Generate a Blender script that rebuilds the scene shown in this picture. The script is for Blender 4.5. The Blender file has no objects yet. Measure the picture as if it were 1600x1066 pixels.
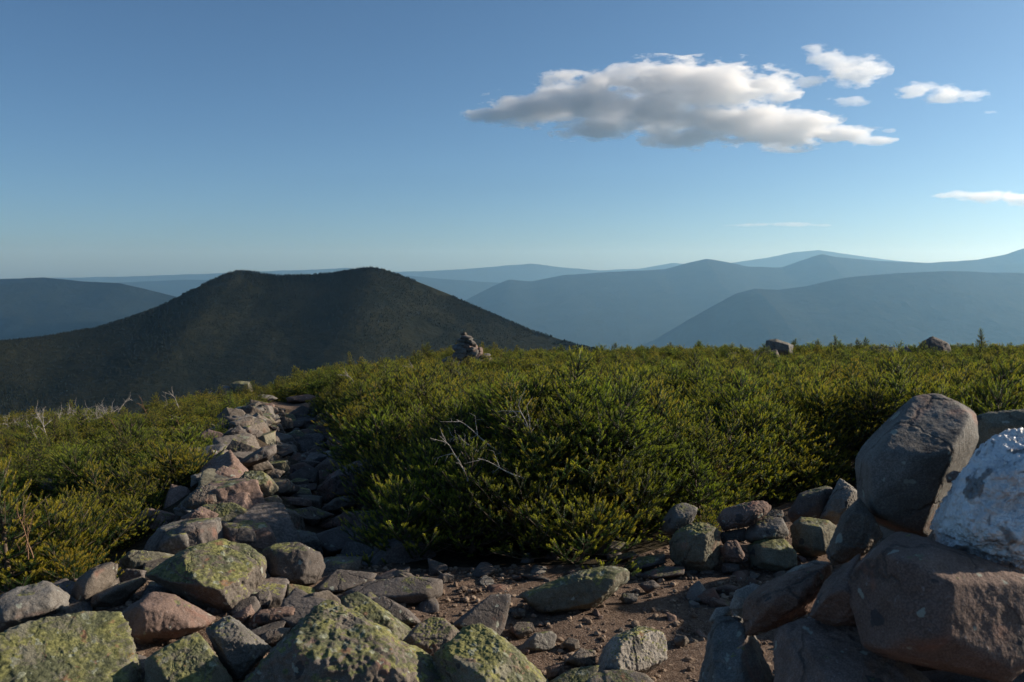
import bpy, bmesh, math, random
import numpy as np
from mathutils import Vector
S = bpy.context.scene
COL = S.collection
RAD = math.radians

# ------------------------------------------------------------------ camera, sky, sun, exposure
EYE = 1.65                       # the eye stands 1.65 m above the dirt of the summit clearing
FPX = 1333.0                     # focal length in pixels of a 1600 px wide frame (30 mm on 36 mm)
HORIZON = 430.0
PITCH = math.atan((533 - HORIZON) / FPX)
cam_data = bpy.data.cameras.new('camera'); cam_data.sensor_width = 36; cam_data.lens = 36 * FPX / 1600
cam_data.clip_start = 0.05; cam_data.clip_end = 200000
cam_data.dof.use_dof = True; cam_data.dof.focus_distance = 6.5; cam_data.dof.aperture_fstop = 7.0
cam = bpy.data.objects.new('camera', cam_data); COL.objects.link(cam)
cam.location = (0, 0, EYE); cam.rotation_euler = (math.pi / 2 - PITCH, 0, 0)
S.camera = cam
SUN_AZ, SUN_EL = 74.0, 22.0      # degrees right of the view direction, degrees above the horizon
W = bpy.data.worlds.new('World'); S.world = W; W.use_nodes = True
wn, wl = W.node_tree.nodes, W.node_tree.links
bg = wn['Background']; sky = wn.new('ShaderNodeTexSky'); sky.sky_type = 'NISHITA'; sky.sun_disc = False
sky.sun_elevation = RAD(SUN_EL); sky.sun_rotation = RAD(SUN_AZ); sky.altitude = 1400
sky.air_density = 0.7; sky.dust_density = 3.0; sky.ozone_density = 1.4
tone = wn.new('ShaderNodeMix'); tone.data_type = 'RGBA'; tone.blend_type = 'MULTIPLY'; tone.inputs[0].default_value = 1.0; tone.inputs[7].default_value = (0.84, 1.14, 1.30, 1)
wl.new(sky.outputs[0], tone.inputs[6]); wl.new(tone.outputs[2], bg.inputs[0]); bg.inputs[1].default_value = 0.061
sd = bpy.data.lights.new('sun', 'SUN'); sd.energy = 5.0; sd.angle = RAD(0.55); sd.color = (1.0, 0.89, 0.74)
sun = bpy.data.objects.new('sun', sd); COL.objects.link(sun)
sv = Vector((math.sin(RAD(SUN_AZ)) * math.cos(RAD(SUN_EL)), math.cos(RAD(SUN_AZ)) * math.cos(RAD(SUN_EL)), math.sin(RAD(SUN_EL))))
sun.rotation_euler = sv.to_track_quat('Z', 'Y').to_euler(); sun.location = (30, 20, 30)
S.view_settings.view_transform = 'Standard'; S.view_settings.look = 'None'
S.view_settings.exposure = 0.55; S.view_settings.gamma = 1.0
S.render.engine = 'CYCLES'
cy = S.cycles
cy.use_denoising = True; cy.max_bounces = 16; cy.diffuse_bounces = 3; cy.glossy_bounces = 2; cy.transmission_bounces = 3
cy.volume_bounces = 14; cy.transparent_max_bounces = 8; cy.volume_max_steps = 256
cy.caustics_reflective = False; cy.caustics_refractive = False

# ------------------------------------------------------------------ numpy noise
def _hash(ix, iy, iz, seed):
    h = (ix.astype(np.int64) * 374761393 + iy.astype(np.int64) * 668265263 + iz.astype(np.int64) * 2147483647 + seed * 974634777) & 0xffffffff
    h = ((h ^ (h >> 13)) * 1274126177) & 0xffffffff
    h = ((h ^ (h >> 16)) * 2246822519) & 0xffffffff
    return ((h ^ (h >> 15)) & 0xffffff).astype(np.float64) / 0xffffff * 2 - 1
def vnoise(p, seed=0):
    i = np.floor(p).astype(np.int64); f = p - i; u = f * f * f * (f * (f * 6 - 15) + 10)
    r = 0
    for dx in (0, 1):
        wx = u[:, 0] if dx else 1 - u[:, 0]
        for dy in (0, 1):
            wy = u[:, 1] if dy else 1 - u[:, 1]
            for dz in (0, 1):
                wz = u[:, 2] if dz else 1 - u[:, 2]
                r = r + wx * wy * wz * _hash(i[:, 0] + dx, i[:, 1] + dy, i[:, 2] + dz, seed)
    return r
def fbm(p, octaves=4, seed=0, gain=0.5, ridged=False):
    p = np.asarray(p, float); a, t, r = 1.0, 0.0, 0
    for k in range(octaves):
        n = vnoise(p, seed + 17 * k)
        if ridged: n = 1 - 2 * np.abs(n)
        r = r + a * n; t += a; a *= gain; p = p * 2.03 + 11.7
    return r / t
def fbm2(x, y, octaves=4, seed=0, gain=0.5, ridged=False):
    x = np.asarray(x, float); y = np.asarray(y, float); sh = x.shape
    p = np.stack([x.ravel(), y.ravel(), np.full(x.size, 3.3)], 1)
    return fbm(p, octaves, seed, gain, ridged).reshape(sh)
def sstep(a, b, x):
    t = np.clip((x - a) / (b - a), 0, 1); return t * t * (3 - 2 * t)

# ------------------------------------------------------------------ object helpers
def tag(o, label=None, cat=None, group=None, kind=None):
    if label: o['label'] = label
    if cat: o['category'] = cat
    if group: o['group'] = group
    if kind: o['kind'] = kind
    return o
def make_mesh(name, verts, faces, mats, smooth=True, mat_index=None, attrs=None):
    """verts (N,3) array; faces (M,k) array with k = 3 or 4, or a list of such arrays."""
    me = bpy.data.meshes.new(name)
    fl = faces if isinstance(faces, list) else [faces]
    fl = [np.asarray(f, np.int32) for f in fl if len(f)]
    loops = np.concatenate([f.ravel() for f in fl]); tot = np.concatenate([np.full(len(f), f.shape[1], np.int32) for f in fl])
    start = np.concatenate([[0], np.cumsum(tot)[:-1]]).astype(np.int32)
    me.vertices.add(len(verts)); me.vertices.foreach_set('co', np.asarray(verts, np.float32).ravel())
    me.loops.add(len(loops)); me.loops.foreach_set('vertex_index', loops.astype(np.int32))
    me.polygons.add(len(tot)); me.polygons.foreach_set('loop_start', start)
    for m in (mats if isinstance(mats, (list, tuple)) else [mats]): me.materials.append(m)
    if mat_index is not None: me.polygons.foreach_set('material_index', np.asarray(mat_index, np.int32))
    me.polygons.foreach_set('use_smooth', np.full(len(tot), bool(smooth)))
    for k, v in (attrs or {}).items():
        at = me.attributes.new(k, 'FLOAT', 'POINT'); at.data.foreach_set('value', np.asarray(v, np.float32))
    me.update(calc_edges=True); me.validate()
    return me
def link(name, me, parent=None, loc=(0, 0, 0)):
    o = bpy.data.objects.new(name, me); COL.objects.link(o); o.location = loc
    if parent: o.parent = parent
    return o
def empty(name, loc=(0, 0, 0)):
    o = bpy.data.objects.new(name, None); COL.objects.link(o); o.location = loc; o.empty_display_size = 0.1
    return o

# ------------------------------------------------------------------ terrain of the summit
def trail_x(y): return 0.30 - 0.27 * y
def terrain(x, y):
    x = np.asarray(x, float); y = np.asarray(y, float)
    z = -0.0565 * np.maximum(0, y - 4) - 0.0075 * np.maximum(0, y - 12) - 0.012 * np.maximum(0, 2 - y)
    z = z - 0.115 * np.maximum(0, -x - 1.8 - 0.02 * np.maximum(y, 0)) - 0.0 * x
    z = z + 0.012 * np.clip(x, 0, 25)
    c = trail_x(y); g = np.exp(-((x - c - 0.05) / 0.55) ** 2) * sstep(4.6, 6.0, y) * (1 - sstep(19, 24, y))
    z = z - 0.24 * g
    z = z + 0.26 * np.exp(-((x - c + 0.80) / 0.46) ** 2) * sstep(4.8, 6.2, y) * (1 - sstep(15, 19, y))
    z = z + 0.10 * fbm2(x * 0.35, y * 0.35, 3, 5) * sstep(2, 8, np.hypot(x, y)) + 0.03 * fbm2(x * 1.7, y * 1.7, 3, 9)
    z = z + 0.25 * fbm2(x * 0.11, y * 0.11, 2, 31) * sstep(10, 25, y)
    yc = 21 + 15 * sstep(-9, -2, x)
    d = np.maximum(0, y - yc); z = z - np.where(d < 12, 0.022 * d * d, 0.022 * 144 + 0.528 * (d - 12))
    d = np.maximum(0, np.abs(x - 2) - 42); z = z - np.where(d < 14, 0.018 * d * d, 0.018 * 196 + 0.5 * (d - 14))
    d = np.maximum(0, -y - 14); z = z - np.where(d < 14, 0.018 * d * d, 0.018 * 196 + 0.5 * (d - 14))
    return z
def tz(x, y): return float(terrain(np.array([x]), np.array([y]))[0])
CP, SP = math.cos(PITCH), math.sin(PITCH)
def ray(px, py):
    a = (px - 800) / FPX; b = (533 - py) / FPX
    v = np.array([a, CP + b * SP, -SP + b * CP]); return v
def at_depth(px, py, y):
    v = ray(px, py); return v / v[1] * y + np.array([0, 0, EYE])
_T = np.concatenate([np.arange(1.2, 12, 0.02), np.arange(12, 80, 0.1)])
def ground_hit(px, py):
    v = ray(px, py); v = v / v[1]; P = v[None] * _T[:, None]; P[:, 2] += EYE
    below = P[:, 2] < terrain(P[:, 0], P[:, 1]); k = int(np.argmax(below)) if below.any() else len(_T) - 1
    return _T[k]

# ------------------------------------------------------------------ materials
class NT:
    """small node-tree writer"""
    def __init__(s, name, surface=True):
        s.m = bpy.data.materials.new(name); s.m.use_nodes = True; s.t = s.m.node_tree; s.t.nodes.clear()
        s.out = s.t.nodes.new('ShaderNodeOutputMaterial')
    def n(s, typ, ins=None, **props):
        k = s.t.nodes.new(typ)
        for a, v in props.items(): setattr(k, a, v)
        for i, v in (ins or {}).items():
            if isinstance(v, bpy.types.NodeSocket): s.t.links.new(v, k.inputs[i])
            elif v is not None: k.inputs[i].default_value = v
        return k
    def math(s, op, a, b=None, c=None, clamp=False):
        k = s.n('ShaderNodeMath', {0: a, 1: b, 2: c}, operation=op); k.use_clamp = clamp; return k.outputs[0]
    def noise(s, vec, scale, detail=3, rough=0.55, dist=0.0):
        return s.n('ShaderNodeTexNoise', {'Vector': vec, 'Scale': scale, 'Detail': detail, 'Roughness': rough, 'Distortion': dist}).outputs[0]
    def ramp(s, fac, a, b, lo=(0, 0, 0, 1), hi=(1, 1, 1, 1)):
        k = s.n('ShaderNodeMapRange', {0: fac, 1: a, 2: b}); k.interpolation_type = 'SMOOTHSTEP'; return k.outputs[0]
    def mix(s, fac, a, b, mode='MIX'):
        k = s.n('ShaderNodeMix', {0: fac, 6: a, 7: b}, data_type='RGBA', blend_type=mode); return k.outputs[2]
    def attr(s, name, typ='GEOMETRY'):
        return s.n('ShaderNodeAttribute', attribute_name=name, attribute_type=typ)
    def bsdf(s, col, rough=0.85, normal=None, spec=0.3):
        k = s.n('ShaderNodeBsdfPrincipled', {'Base Color': col, 'Roughness': rough, 'Specular IOR Level': spec})
        if normal is not None: s.t.links.new(normal, k.inputs['Normal'])
        return k.outputs[0]
    def bump(s, h, strength=0.4, dist=0.02):
        return s.n('ShaderNodeBump', {'Height': h, 'Strength': strength, 'Distance': dist}).outputs[0]
    def done(s, shader, vol=None):
        if shader is not None: s.t.links.new(shader, s.out.inputs[0])
        if vol is not None: s.t.links.new(vol, s.out.inputs[1])
        return s.m
def rgb(*c): return (c[0], c[1], c[2], 1)

def rock_material():
    t = NT('lichened_granite')
    tc = t.n('ShaderNodeTexCoord'); oi = t.n('ShaderNodeObjectInfo'); geo = t.n('ShaderNodeNewGeometry')
    off = t.n('ShaderNodeCombineXYZ', {0: t.math('MULTIPLY', oi.outputs['Random'], 37), 1: t.math('MULTIPLY', oi.outputs['Random'], 91), 2: oi.outputs['Random']}).outputs[0]
    v = t.n('ShaderNodeVectorMath', {0: tc.outputs['Object'], 1: off}).outputs[0]
    tint = t.attr('tint', 'OBJECT').outputs[0]; lich = t.attr('lichen', 'OBJECT').outputs['Fac']
    big = t.noise(v, 3.0, 4, 0.6); med = t.noise(v, 14, 5, 0.65); fine = t.noise(v, 70, 4, 0.7); grain = t.noise(v, 240, 2, 0.6)
    base = t.mix(t.ramp(big, 0.35, 0.65), t.mix(0.72, tint, rgb(0.62, 0.60, 0.58), 'MULTIPLY'), tint)
    base = t.mix(t.ramp(med, 0.30, 0.72), t.mix(1.0, base, rgb(0.70, 0.68, 0.66), 'MULTIPLY'), base)
    base = t.mix(t.ramp(grain, 0.40, 0.64), t.mix(1.0, base, rgb(0.60, 0.60, 0.60), 'MULTIPLY'), base)
    base = t.mix(t.math('MULTIPLY', t.ramp(fine, 0.60, 0.72), 0.45), base, rgb(0.36, 0.32, 0.30))
    # iron staining
    base = t.mix(t.math('MULTIPLY', t.ramp(t.noise(v, 5.5, 3, 0.5, 0.6), 0.60, 0.74), 0.45), base, rgb(0.30, 0.13, 0.085))
    # crustose lichens: ragged sharp rimmed crusts in several colours, mostly on the upward faces
    up = t.math('MULTIPLY_ADD', t.n('ShaderNodeSeparateXYZ', {0: geo.outputs['Normal']}).outputs[2], 0.30, -0.13)
    jit = t.n('ShaderNodeVectorMath', {0: t.n('ShaderNodeTexNoise', {'Vector': v, 'Scale': 26.0, 'Detail': 4}).outputs[1], 1: (0.06, 0.06, 0.06)}, operation='MULTIPLY').outputs[0]
    vj = t.n('ShaderNodeVectorMath', {0: v, 1: jit}).outputs[0]
    def crust(scale, shift, cover, amount):
        vo = t.n('ShaderNodeTexVoronoi', {'Vector': t.n('ShaderNodeVectorMath', {0: vj, 1: shift}).outputs[0], 'Scale': scale})
        keep = t.n('ShaderNodeSeparateColor', {0: vo.outputs['Color']}).outputs[0]          # a random size for each crust
        r = t.math('MULTIPLY', t.math('ADD', keep, cover), amount)
        return t.ramp(t.math('SUBTRACT', r, vo.outputs['Distance']), -0.015, 0.03)
    field = t.math('ADD', t.math('ADD', t.math('MULTIPLY', t.noise(v, 3.6, 6, 0.72, 0.4), 0.62), t.math('MULTIPLY', t.noise(v, 30, 4, 0.75), 0.42)), up)
    ln = t.math('SUBTRACT', field, t.math('MULTIPLY_ADD', lich, -0.33, 0.80))
    lm = t.math('MAXIMUM', t.ramp(ln, -0.008, 0.018), t.math('MULTIPLY', crust(16, (3, 1, 7), t.math('MULTIPLY', ln, 6.0), 0.55), 0.9))
    lm = t.math('MULTIPLY', lm, t.math('MULTIPLY_ADD', t.ramp(t.noise(t.n('ShaderNodeVectorMath', {0: v, 1: (2.3, 7.1, 3.2)}).outputs[0], 9, 6, 0.8, 0.5), 0.42, 0.50), 0.92, 0.06))
    lc = t.mix(t.ramp(t.noise(v, 7, 5, 0.7), 0.40, 0.60), rgb(0.115, 0.120, 0.065), rgb(0.235, 0.225, 0.080))
    lc = t.mix(crust(22, (1, 5, 2), -0.25, 0.6), lc, rgb(0.255, 0.265, 0.190))
    lc = t.mix(t.ramp(t.noise(v, 60, 3, 0.7), 0.42, 0.60), t.mix(1.0, lc, rgb(0.50, 0.52, 0.50), 'MULTIPLY'), lc)
    lc = t.mix(t.math('MULTIPLY', t.ramp(t.noise(v, 12, 4, 0.7, 0.4), 0.60, 0.66), 0.7), lc, rgb(0.20, 0.095, 0.060))
    base = t.mix(t.math('MULTIPLY', crust(11, (5.3, 1.1, 8.2), -0.55, 0.75), 0.8), base, rgb(0.040, 0.040, 0.042))
    base = t.mix(t.math('MULTIPLY', crust(19, (9.3, 4.1, 2.2), -0.62, 0.8), 0.75), base, rgb(0.30, 0.32, 0.27))
    # hairline cracks
    ck = t.n('ShaderNodeTexVoronoi', {'Vector': vj, 'Scale': 3.4}, feature='DISTANCE_TO_EDGE').outputs[0]
    crack = t.math('SUBTRACT', 1.0, t.ramp(ck, 0.0, 0.03))
    crack = t.math('MULTIPLY', crack, t.ramp(t.noise(v, 2.2, 2), 0.44, 0.54))
    base = t.mix(t.math('MULTIPLY', crack, 0.7), base, rgb(0.05, 0.04, 0.035))
    col = t.mix(lm, base, lc)
    h = t.math('ADD', t.math('MULTIPLY', med, 1.0), t.math('ADD', t.math('MULTIPLY', fine, 0.5), t.math('MULTIPLY', lm, 0.05)))
    h = t.math('SUBTRACT', t.math('ADD', h, t.math('MULTIPLY', grain, 0.16)), t.math('MULTIPLY', crack, 0.8))
    return t.done(t.bsdf(col, 0.88, t.bump(h, 0.5, 0.018), 0.25))
def quartz_material():
    t = NT('white_quartz')
    v = t.n('ShaderNodeTexCoord').outputs['Object']
    a = t.noise(v, 9, 5, 0.6, 0.5); b = t.noise(v, 30, 4, 0.65); c = t.noise(v, 5, 4, 0.6, 1.0)
    col = t.mix(t.ramp(a, 0.35, 0.65), rgb(0.80, 0.80, 0.80), rgb(0.88, 0.87, 0.85))
    col = t.mix(t.math('MULTIPLY', t.ramp(b, 0.60, 0.72), 0.5), col, rgb(0.42, 0.42, 0.44))
    col = t.mix(t.math('MULTIPLY', t.ramp(t.noise(v, 6.5, 5, 0.7, 0.8), 0.46, 0.54), 0.7), col, rgb(0.58, 0.575, 0.58))
    speck = t.ramp(t.noise(v, 34, 3, 0.6, 0.5), 0.64, 0.70)
    col = t.mix(t.math('MULTIPLY', speck, 0.35), col, rgb(0.12, 0.10, 0.09))
    pit = t.ramp(t.noise(v, 13, 3, 0.55, 0.8), 0.565, 0.64)
    col = t.mix(t.math('MULTIPLY', pit, 0.75), col, rgb(0.06, 0.05, 0.045))
    col = t.mix(t.math('MULTIPLY', t.ramp(c, 0.60, 0.72), 0.35), col, rgb(0.45, 0.36, 0.26))
    k = t.n('ShaderNodeBsdfPrincipled', {'Base Color': col, 'Roughness': 0.42, 'Specular IOR Level': 0.6, 'Normal': t.bump(t.math('ADD', t.math('MULTIPLY', a, 1.2), t.math('MULTIPLY', b, 0.45)), 1.0, 0.05)})
    return t.done(k.outputs[0])
def ground_material():
    t = NT('summit_soil')
    v = t.n('ShaderNodeTexCoord').outputs['Object']
    a = t.noise(v, 1.3, 4); b = t.noise(v, 22, 5, 0.7); c = t.noise(v, 130, 3, 0.7)
    dirt = t.mix(t.ramp(b, 0.35, 0.65), rgb(0.085, 0.055, 0.040), rgb(0.165, 0.112, 0.080))
    dirt = t.mix(t.ramp(c, 0.52, 0.66), dirt, rgb(0.27, 0.21, 0.17))
    peat = t.mix(t.ramp(b, 0.4, 0.6), rgb(0.022, 0.017, 0.011), rgb(0.055, 0.042, 0.022))
    cov = t.attr('cover').outputs['Fac']
    col = t.mix(t.ramp(t.math('ADD', cov, t.math('MULTIPLY_ADD', b, 0.5, -0.25)), 0.35, 0.65), dirt, peat)
    return t.done(t.bsdf(col, 0.95, t.bump(t.math('ADD', b, t.math('MULTIPLY', c, 0.5)), 0.9, 0.03), 0.15))
def spruce_material():
    t = NT('spruce_needles')
    tip = t.attr('tip').outputs['Fac']; oi = t.n('ShaderNodeObjectInfo'); pos = t.n('ShaderNodeNewGeometry').outputs['Position']
    patch = t.noise(pos, 0.55, 3, 0.6); pl = t.noise(pos, 3.0, 2, 0.5)
    young = t.mix(t.ramp(patch, 0.38, 0.70), rgb(0.235, 0.300, 0.036), rgb(0.36, 0.295, 0.030))
    young = t.mix(t.math('MULTIPLY', t.ramp(oi.outputs['Random'], 0.55, 1.0), 0.7), young, rgb(0.240, 0.165, 0.020))
    old = t.mix(t.ramp(pl, 0.35, 0.65), rgb(0.028, 0.062, 0.020), rgb(0.048, 0.088, 0.024))
    col = t.mix(t.ramp(tip, 0.10, 0.85), old, young)
    vary = t.math('MULTIPLY_ADD', oi.outputs['Random'], 0.75, 0.62)
    col = t.mix(1.0, col, t.n('ShaderNodeCombineColor', {0: vary, 1: vary, 2: vary}).outputs[0], 'MULTIPLY')
    dead = t.math('MULTIPLY', t.ramp(t.noise(pos, 2.3, 3, 0.6), 0.67, 0.75), 0.85)
    col = t.mix(dead, col, rgb(0.17, 0.075, 0.022))
    d = t.n('ShaderNodeBsdfPrincipled', {'Base Color': col, 'Roughness': 0.55, 'Specular IOR Level': 0.35}).outputs[0]
    tr = t.n('ShaderNodeBsdfTranslucent', {'Color': t.mix(1.0, col, rgb(1.5, 1.5, 0.9), 'MULTIPLY')}).outputs[0]
    return t.done(t.n('ShaderNodeMixShader', {0: 0.48, 1: d, 2: tr}).outputs[0])
def wood_material(name, a, b):
    t = NT(name); v = t.n('ShaderNodeTexCoord').outputs['Object']
    n = t.noise(v, 40, 4, 0.6)
    return t.done(t.bsdf(t.mix(t.ramp(n, 0.35, 0.65), rgb(*a), rgb(*b)), 0.85, t.bump(n, 0.4, 0.004), 0.2))
def far_material(name, a, b, scale):
    t = NT(name); v = t.n('ShaderNodeTexCoord').outputs['Object']
    n = t.noise(v, scale, 6, 0.65)
    return t.done(t.bsdf(t.mix(t.ramp(n, 0.35, 0.65), rgb(*a), rgb(*b)), 0.95, t.bump(n, 0.6, 0.3 / scale), 0.05))
M_ROCK = rock_material(); M_QUARTZ = quartz_material(); M_GROUND = ground_material(); M_SPRUCE = spruce_material()
M_BARK = wood_material('spruce_bark', (0.060, 0.042, 0.030), (0.15, 0.115, 0.085))
M_DEAD = wood_material('bleached_wood', (0.17, 0.15, 0.13), (0.40, 0.365, 0.33))
M_DEADBROWN = wood_material('dead_brown_wood', (0.11, 0.06, 0.035), (0.25, 0.15, 0.085))
M_FOREST = far_material('fir_forest_floor', (0.010, 0.012, 0.007), (0.020, 0.020, 0.010), 0.02)
M_FAR = far_material('distant_forest', (0.005, 0.009, 0.008), (0.012, 0.017, 0.012), 0.004)

# ------------------------------------------------------------------ far landscape
def zsil(px, py, D):
    return at_depth(px, py, D)[2]
def ridge(name, label, pts, D, wf, wb, base, seed, amp=0.10, n=420, rows=46, mat=None, dvar=None):
    """a mountain range whose crest shows as the given skyline, D metres off, with real flanks on both sides"""
    pts = np.array(pts, float); px = np.linspace(pts[0, 0], pts[-1, 0], n)
    py = np.interp(px, pts[:, 0], pts[:, 1]); k = np.array([1, 2, 1.]); k /= k.sum()
    py = np.convolve(np.pad(py, 1, mode='edge'), k, mode='valid') + 0.9 * fbm2(px / 22 + seed, px * 0, 4, seed)
    d = np.full(n, float(D)) if dvar is None else np.interp(px, dvar[0], dvar[1])
    P = np.array([at_depth(a, b, c) for a, b, c in zip(px, py, d)])
    t = np.concatenate([-np.linspace(1, 0, rows) ** 1.25, np.linspace(0, 1, rows // 2)[1:] ** 1.2])
    X = np.repeat(P[None, :, 0], len(t), 0); s = np.repeat(t[:, None], n, 1)
    Y = P[None, :, 1] + np.where(s < 0, s * wf, s * wb)
    drop = (P[None, :, 2] - base)
    r = fbm2(X / (wf * 0.55) + seed, Y / (wf * 0.9), 5, seed, 0.5, True)
    prof = 1 - np.abs(s) ** 0.92
    Z = base + drop * prof + drop * amp * r * np.abs(s) ** 0.8 * (1 - np.abs(s)) * 2.4
    X = X + s * wf * 0.12 * fbm2(X / (wf * .8), Y / (wf * .8), 2, seed + 3)
    V = np.stack([X, Y, Z], -1).reshape(-1, 3)
    i = np.arange(len(t) - 1)[:, None] * n + np.arange(n - 1)[None]
    F = np.stack([i, i + 1, i + n + 1, i + n], -1).reshape(-1, 4)
    o = link(name, make_mesh(name, V, F, mat or M_FAR)); tag(o, label, 'mountain', None, 'structure')
    return X, Y, Z

VALLEY = -1000.0
def disc(name, z, radius, mat):
    rr = np.concatenate([[0], np.geomspace(500, radius, 24)]); a = np.linspace(0, 2 * math.pi, 73)[:-1]
    X = rr[:, None] * np.cos(a); Y = rr[:, None] * np.sin(a) + 8000
    Z = z + 60 * fbm2(X / 2500, Y / 2500, 3, 2)
    V = np.stack([X, Y, Z], -1).reshape(-1, 3); n = 72
    i = np.arange(len(rr) - 1)[:, None] * n; j = np.arange(n)[None]
    F = np.stack([i + j, i + (j + 1) % n, i + n + (j + 1) % n, i + n + j], -1)[1:].reshape(-1, 4)
    c = np.stack([np.zeros(n, int), n + np.arange(n), n + (np.arange(n) + 1) % n], -1)
    o = link(name, make_mesh(name, V, [F, c], mat)); tag(o, 'wooded valley floor lying far below the mountains', 'valley', None, 'structure')
disc('valley', VALLEY, 60000, M_FAR)

ridge('mountain', 'hazy dark blue mountain with flat top behind the dark hill, at left edge',
      [(-500, 470), (-250, 446), (-100, 438), (0, 436), (70, 434), (130, 440), (190, 443), (240, 455), (270, 462), (350, 482), (450, 520), (560, 560)], 7000, 2600, 2500, -950, 11)
ridge('mountain', 'nearest hazy blue ridge sloping down leftward behind the right half of the scrub',
      [(960, 600), (1010, 545), (1040, 525), (1070, 503), (1110, 480), (1150, 459), (1180, 451), (1215, 453), (1260, 447), (1320, 434), (1400, 427), (1480, 424), (1600, 427), (1800, 420), (2100, 440)], 8000, 2800, 2500, -980, 23)
ridge('mountain', 'long blue range with two small pointed peaks, middle of three on the right',
      [(640, 530), (690, 490), (735, 465), (770, 447), (795, 437), (830, 440), (880, 430), (950, 425), (1040, 421), (1075, 411), (1103, 404), (1130, 409), (1170, 417), (1220, 418), (1250, 408), (1285, 397), (1310, 402), (1380, 408), (1450, 411), (1530, 406), (1570, 398), (1600, 388), (1700, 370), (1850, 385), (2100, 420)], 12500, 4200, 3000, -990, 37)
ridge('mountain', 'pale far mountain with a rounded summit rising behind the two pointed peaks',
      [(1000, 450), (1090, 420), (1140, 411), (1200, 403), (1240, 394), (1280, 391), (1330, 398), (1380, 405), (1430, 410), (1500, 425), (1600, 440)], 21000, 4200, 3000, -990, 41)
ridge('mountain', 'faint pale line of distant hills beyond the saddle of the dark hill',
      [(-300, 440), (0, 436), (100, 434), (190, 432), (320, 428), (400, 424), (510, 421), (540, 418), (600, 425), (650, 424), (720, 421), (790, 415), (830, 412), (880, 418), (940, 423), (1000, 420), (1050, 411), (1080, 414), (1150, 430), (1250, 445)], 23000, 4000, 3000, -990, 53)
ridge('mountain', 'pale low hills between the dark hill and the long blue range',
      [(-200, 452), (100, 445), (200, 441), (300, 437), (420, 440), (560, 438), (640, 431), (700, 437), (760, 441), (850, 446), (950, 455)], 16500, 3500, 2500, -990, 67)

# the dark wooded hill, about a kilometre off
HILL_PTS = [(-500, 560), (-300, 545), (-120, 537), (0, 532), (60, 527), (150, 512), (200, 497), (250, 478), (290, 458), (330, 438), (352, 428), (372, 423), (390, 424), (430, 431), (470, 430), (510, 428), (550, 421), (580, 417.5), (600, 421), (640, 435), (680, 451), (750, 481), (830, 516), (900, 538), (960, 553), (1050, 575), (1200, 620), (1400, 690)]
HX, HY, HZ = ridge('hill', 'dark spruce covered hill with a twin topped crest, behind the scrub on the left', HILL_PTS, 1300, 700, 700, -330, 71, 0.03, 360, 90, M_FOREST,
      ([-500, -300, 0, 250, 380, 700, 900, 1100, 1400], [1000, 1040, 1100, 1230, 1300, 1300, 1220, 1100, 1000]))
def build_forest():
    rng = np.random.default_rng(4)
    nr, nc = HX.shape; N = 62000
    rows = 46 * 0 + 90
    u = rng.random(N) * (nc - 1.01); w = (1 - rng.random(N) ** 1.5 * 0.80) * 89; w = np.where(rng.random(N) < 0.06, 89 + rng.random(N) * 6, w)
    iu = u.astype(int); iw = w.astype(int); fu = u - iu; fw = w - iw
    bil = lambda A: (A[iw, iu] * (1 - fu) + A[iw, iu + 1] * fu) * (1 - fw) + (A[iw + 1, iu] * (1 - fu) + A[iw + 1, iu + 1] * fu) * fw
    x, y, z = bil(HX), bil(HY), bil(HZ)
    keep = (fbm2(x / 60, y / 60, 4, 8) < 0.30)
    x, y, z = x[keep], y[keep], z[keep]; N = len(x)
    hgt = (1.9 + 1.7 * rng.random(N)) * (0.8 + 0.5 * fbm2(x / 90, y / 90, 2, 12)); rad = hgt * (0.24 + 0.12 * rng.random(N)); tint = rng.random(N)
    k = 5; a = np.arange(k) / k * 2 * math.pi
    V = []; base = 0
    ph = rng.random(N)[:, None] * 6.28
    tilt = (rng.random((N, 2)) - .5) * 0.12 * hgt[:, None]
    for z0, z1, r in ((0.08, 0.66, 1.0), (0.42, 1.0, 0.62)):
        ring = np.stack([x[:, None] + r * rad[:, None] * np.cos(a + ph) * (0.8 + .4 * rng.random((N, k))), y[:, None] + r * rad[:, None] * np.sin(a + ph) * (0.8 + .4 * rng.random((N, k))),
                         z[:, None] + hgt[:, None] * (z0 + .08 * rng.random((N, k)))], -1)
        top = np.stack([x + tilt[:, 0] * z1, y + tilt[:, 1] * z1, z + hgt * z1], -1)[:, None]
        V.append(np.concatenate([ring, top], 1))
    V = np.concatenate(V, 1)                                     # N,12,3
    f = np.array([[j, (j + 1) % k, k] for j in range(k)]); f = np.concatenate([f, f + k + 1])
    F = (f[None] + (np.arange(N) * 12)[:, None, None]).reshape(-1, 3)
    t = NT('fir_foliage'); tn = t.attr('tint').outputs['Fac']; pos = t.n('ShaderNodeNewGeometry').outputs['Position']
    c = t.mix(tn, rgb(0.0065, 0.0095, 0.006), rgb(0.014, 0.0165, 0.008))
    c = t.mix(t.ramp(t.noise(pos, 0.012, 4, 0.6), 0.45, 0.7), c, rgb(0.019, 0.019, 0.009))
    m = t.done(t.bsdf(c, 0.9, None, 0.1))
    o = link('fir_forest', make_mesh('fir_forest', V.reshape(-1, 3), F, m, False, None, {'tint': np.repeat(tint, 12)}))
    tag(o, 'dense dark fir forest covering the twin topped hill', 'forest', None, 'stuff')
build_forest()

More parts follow.
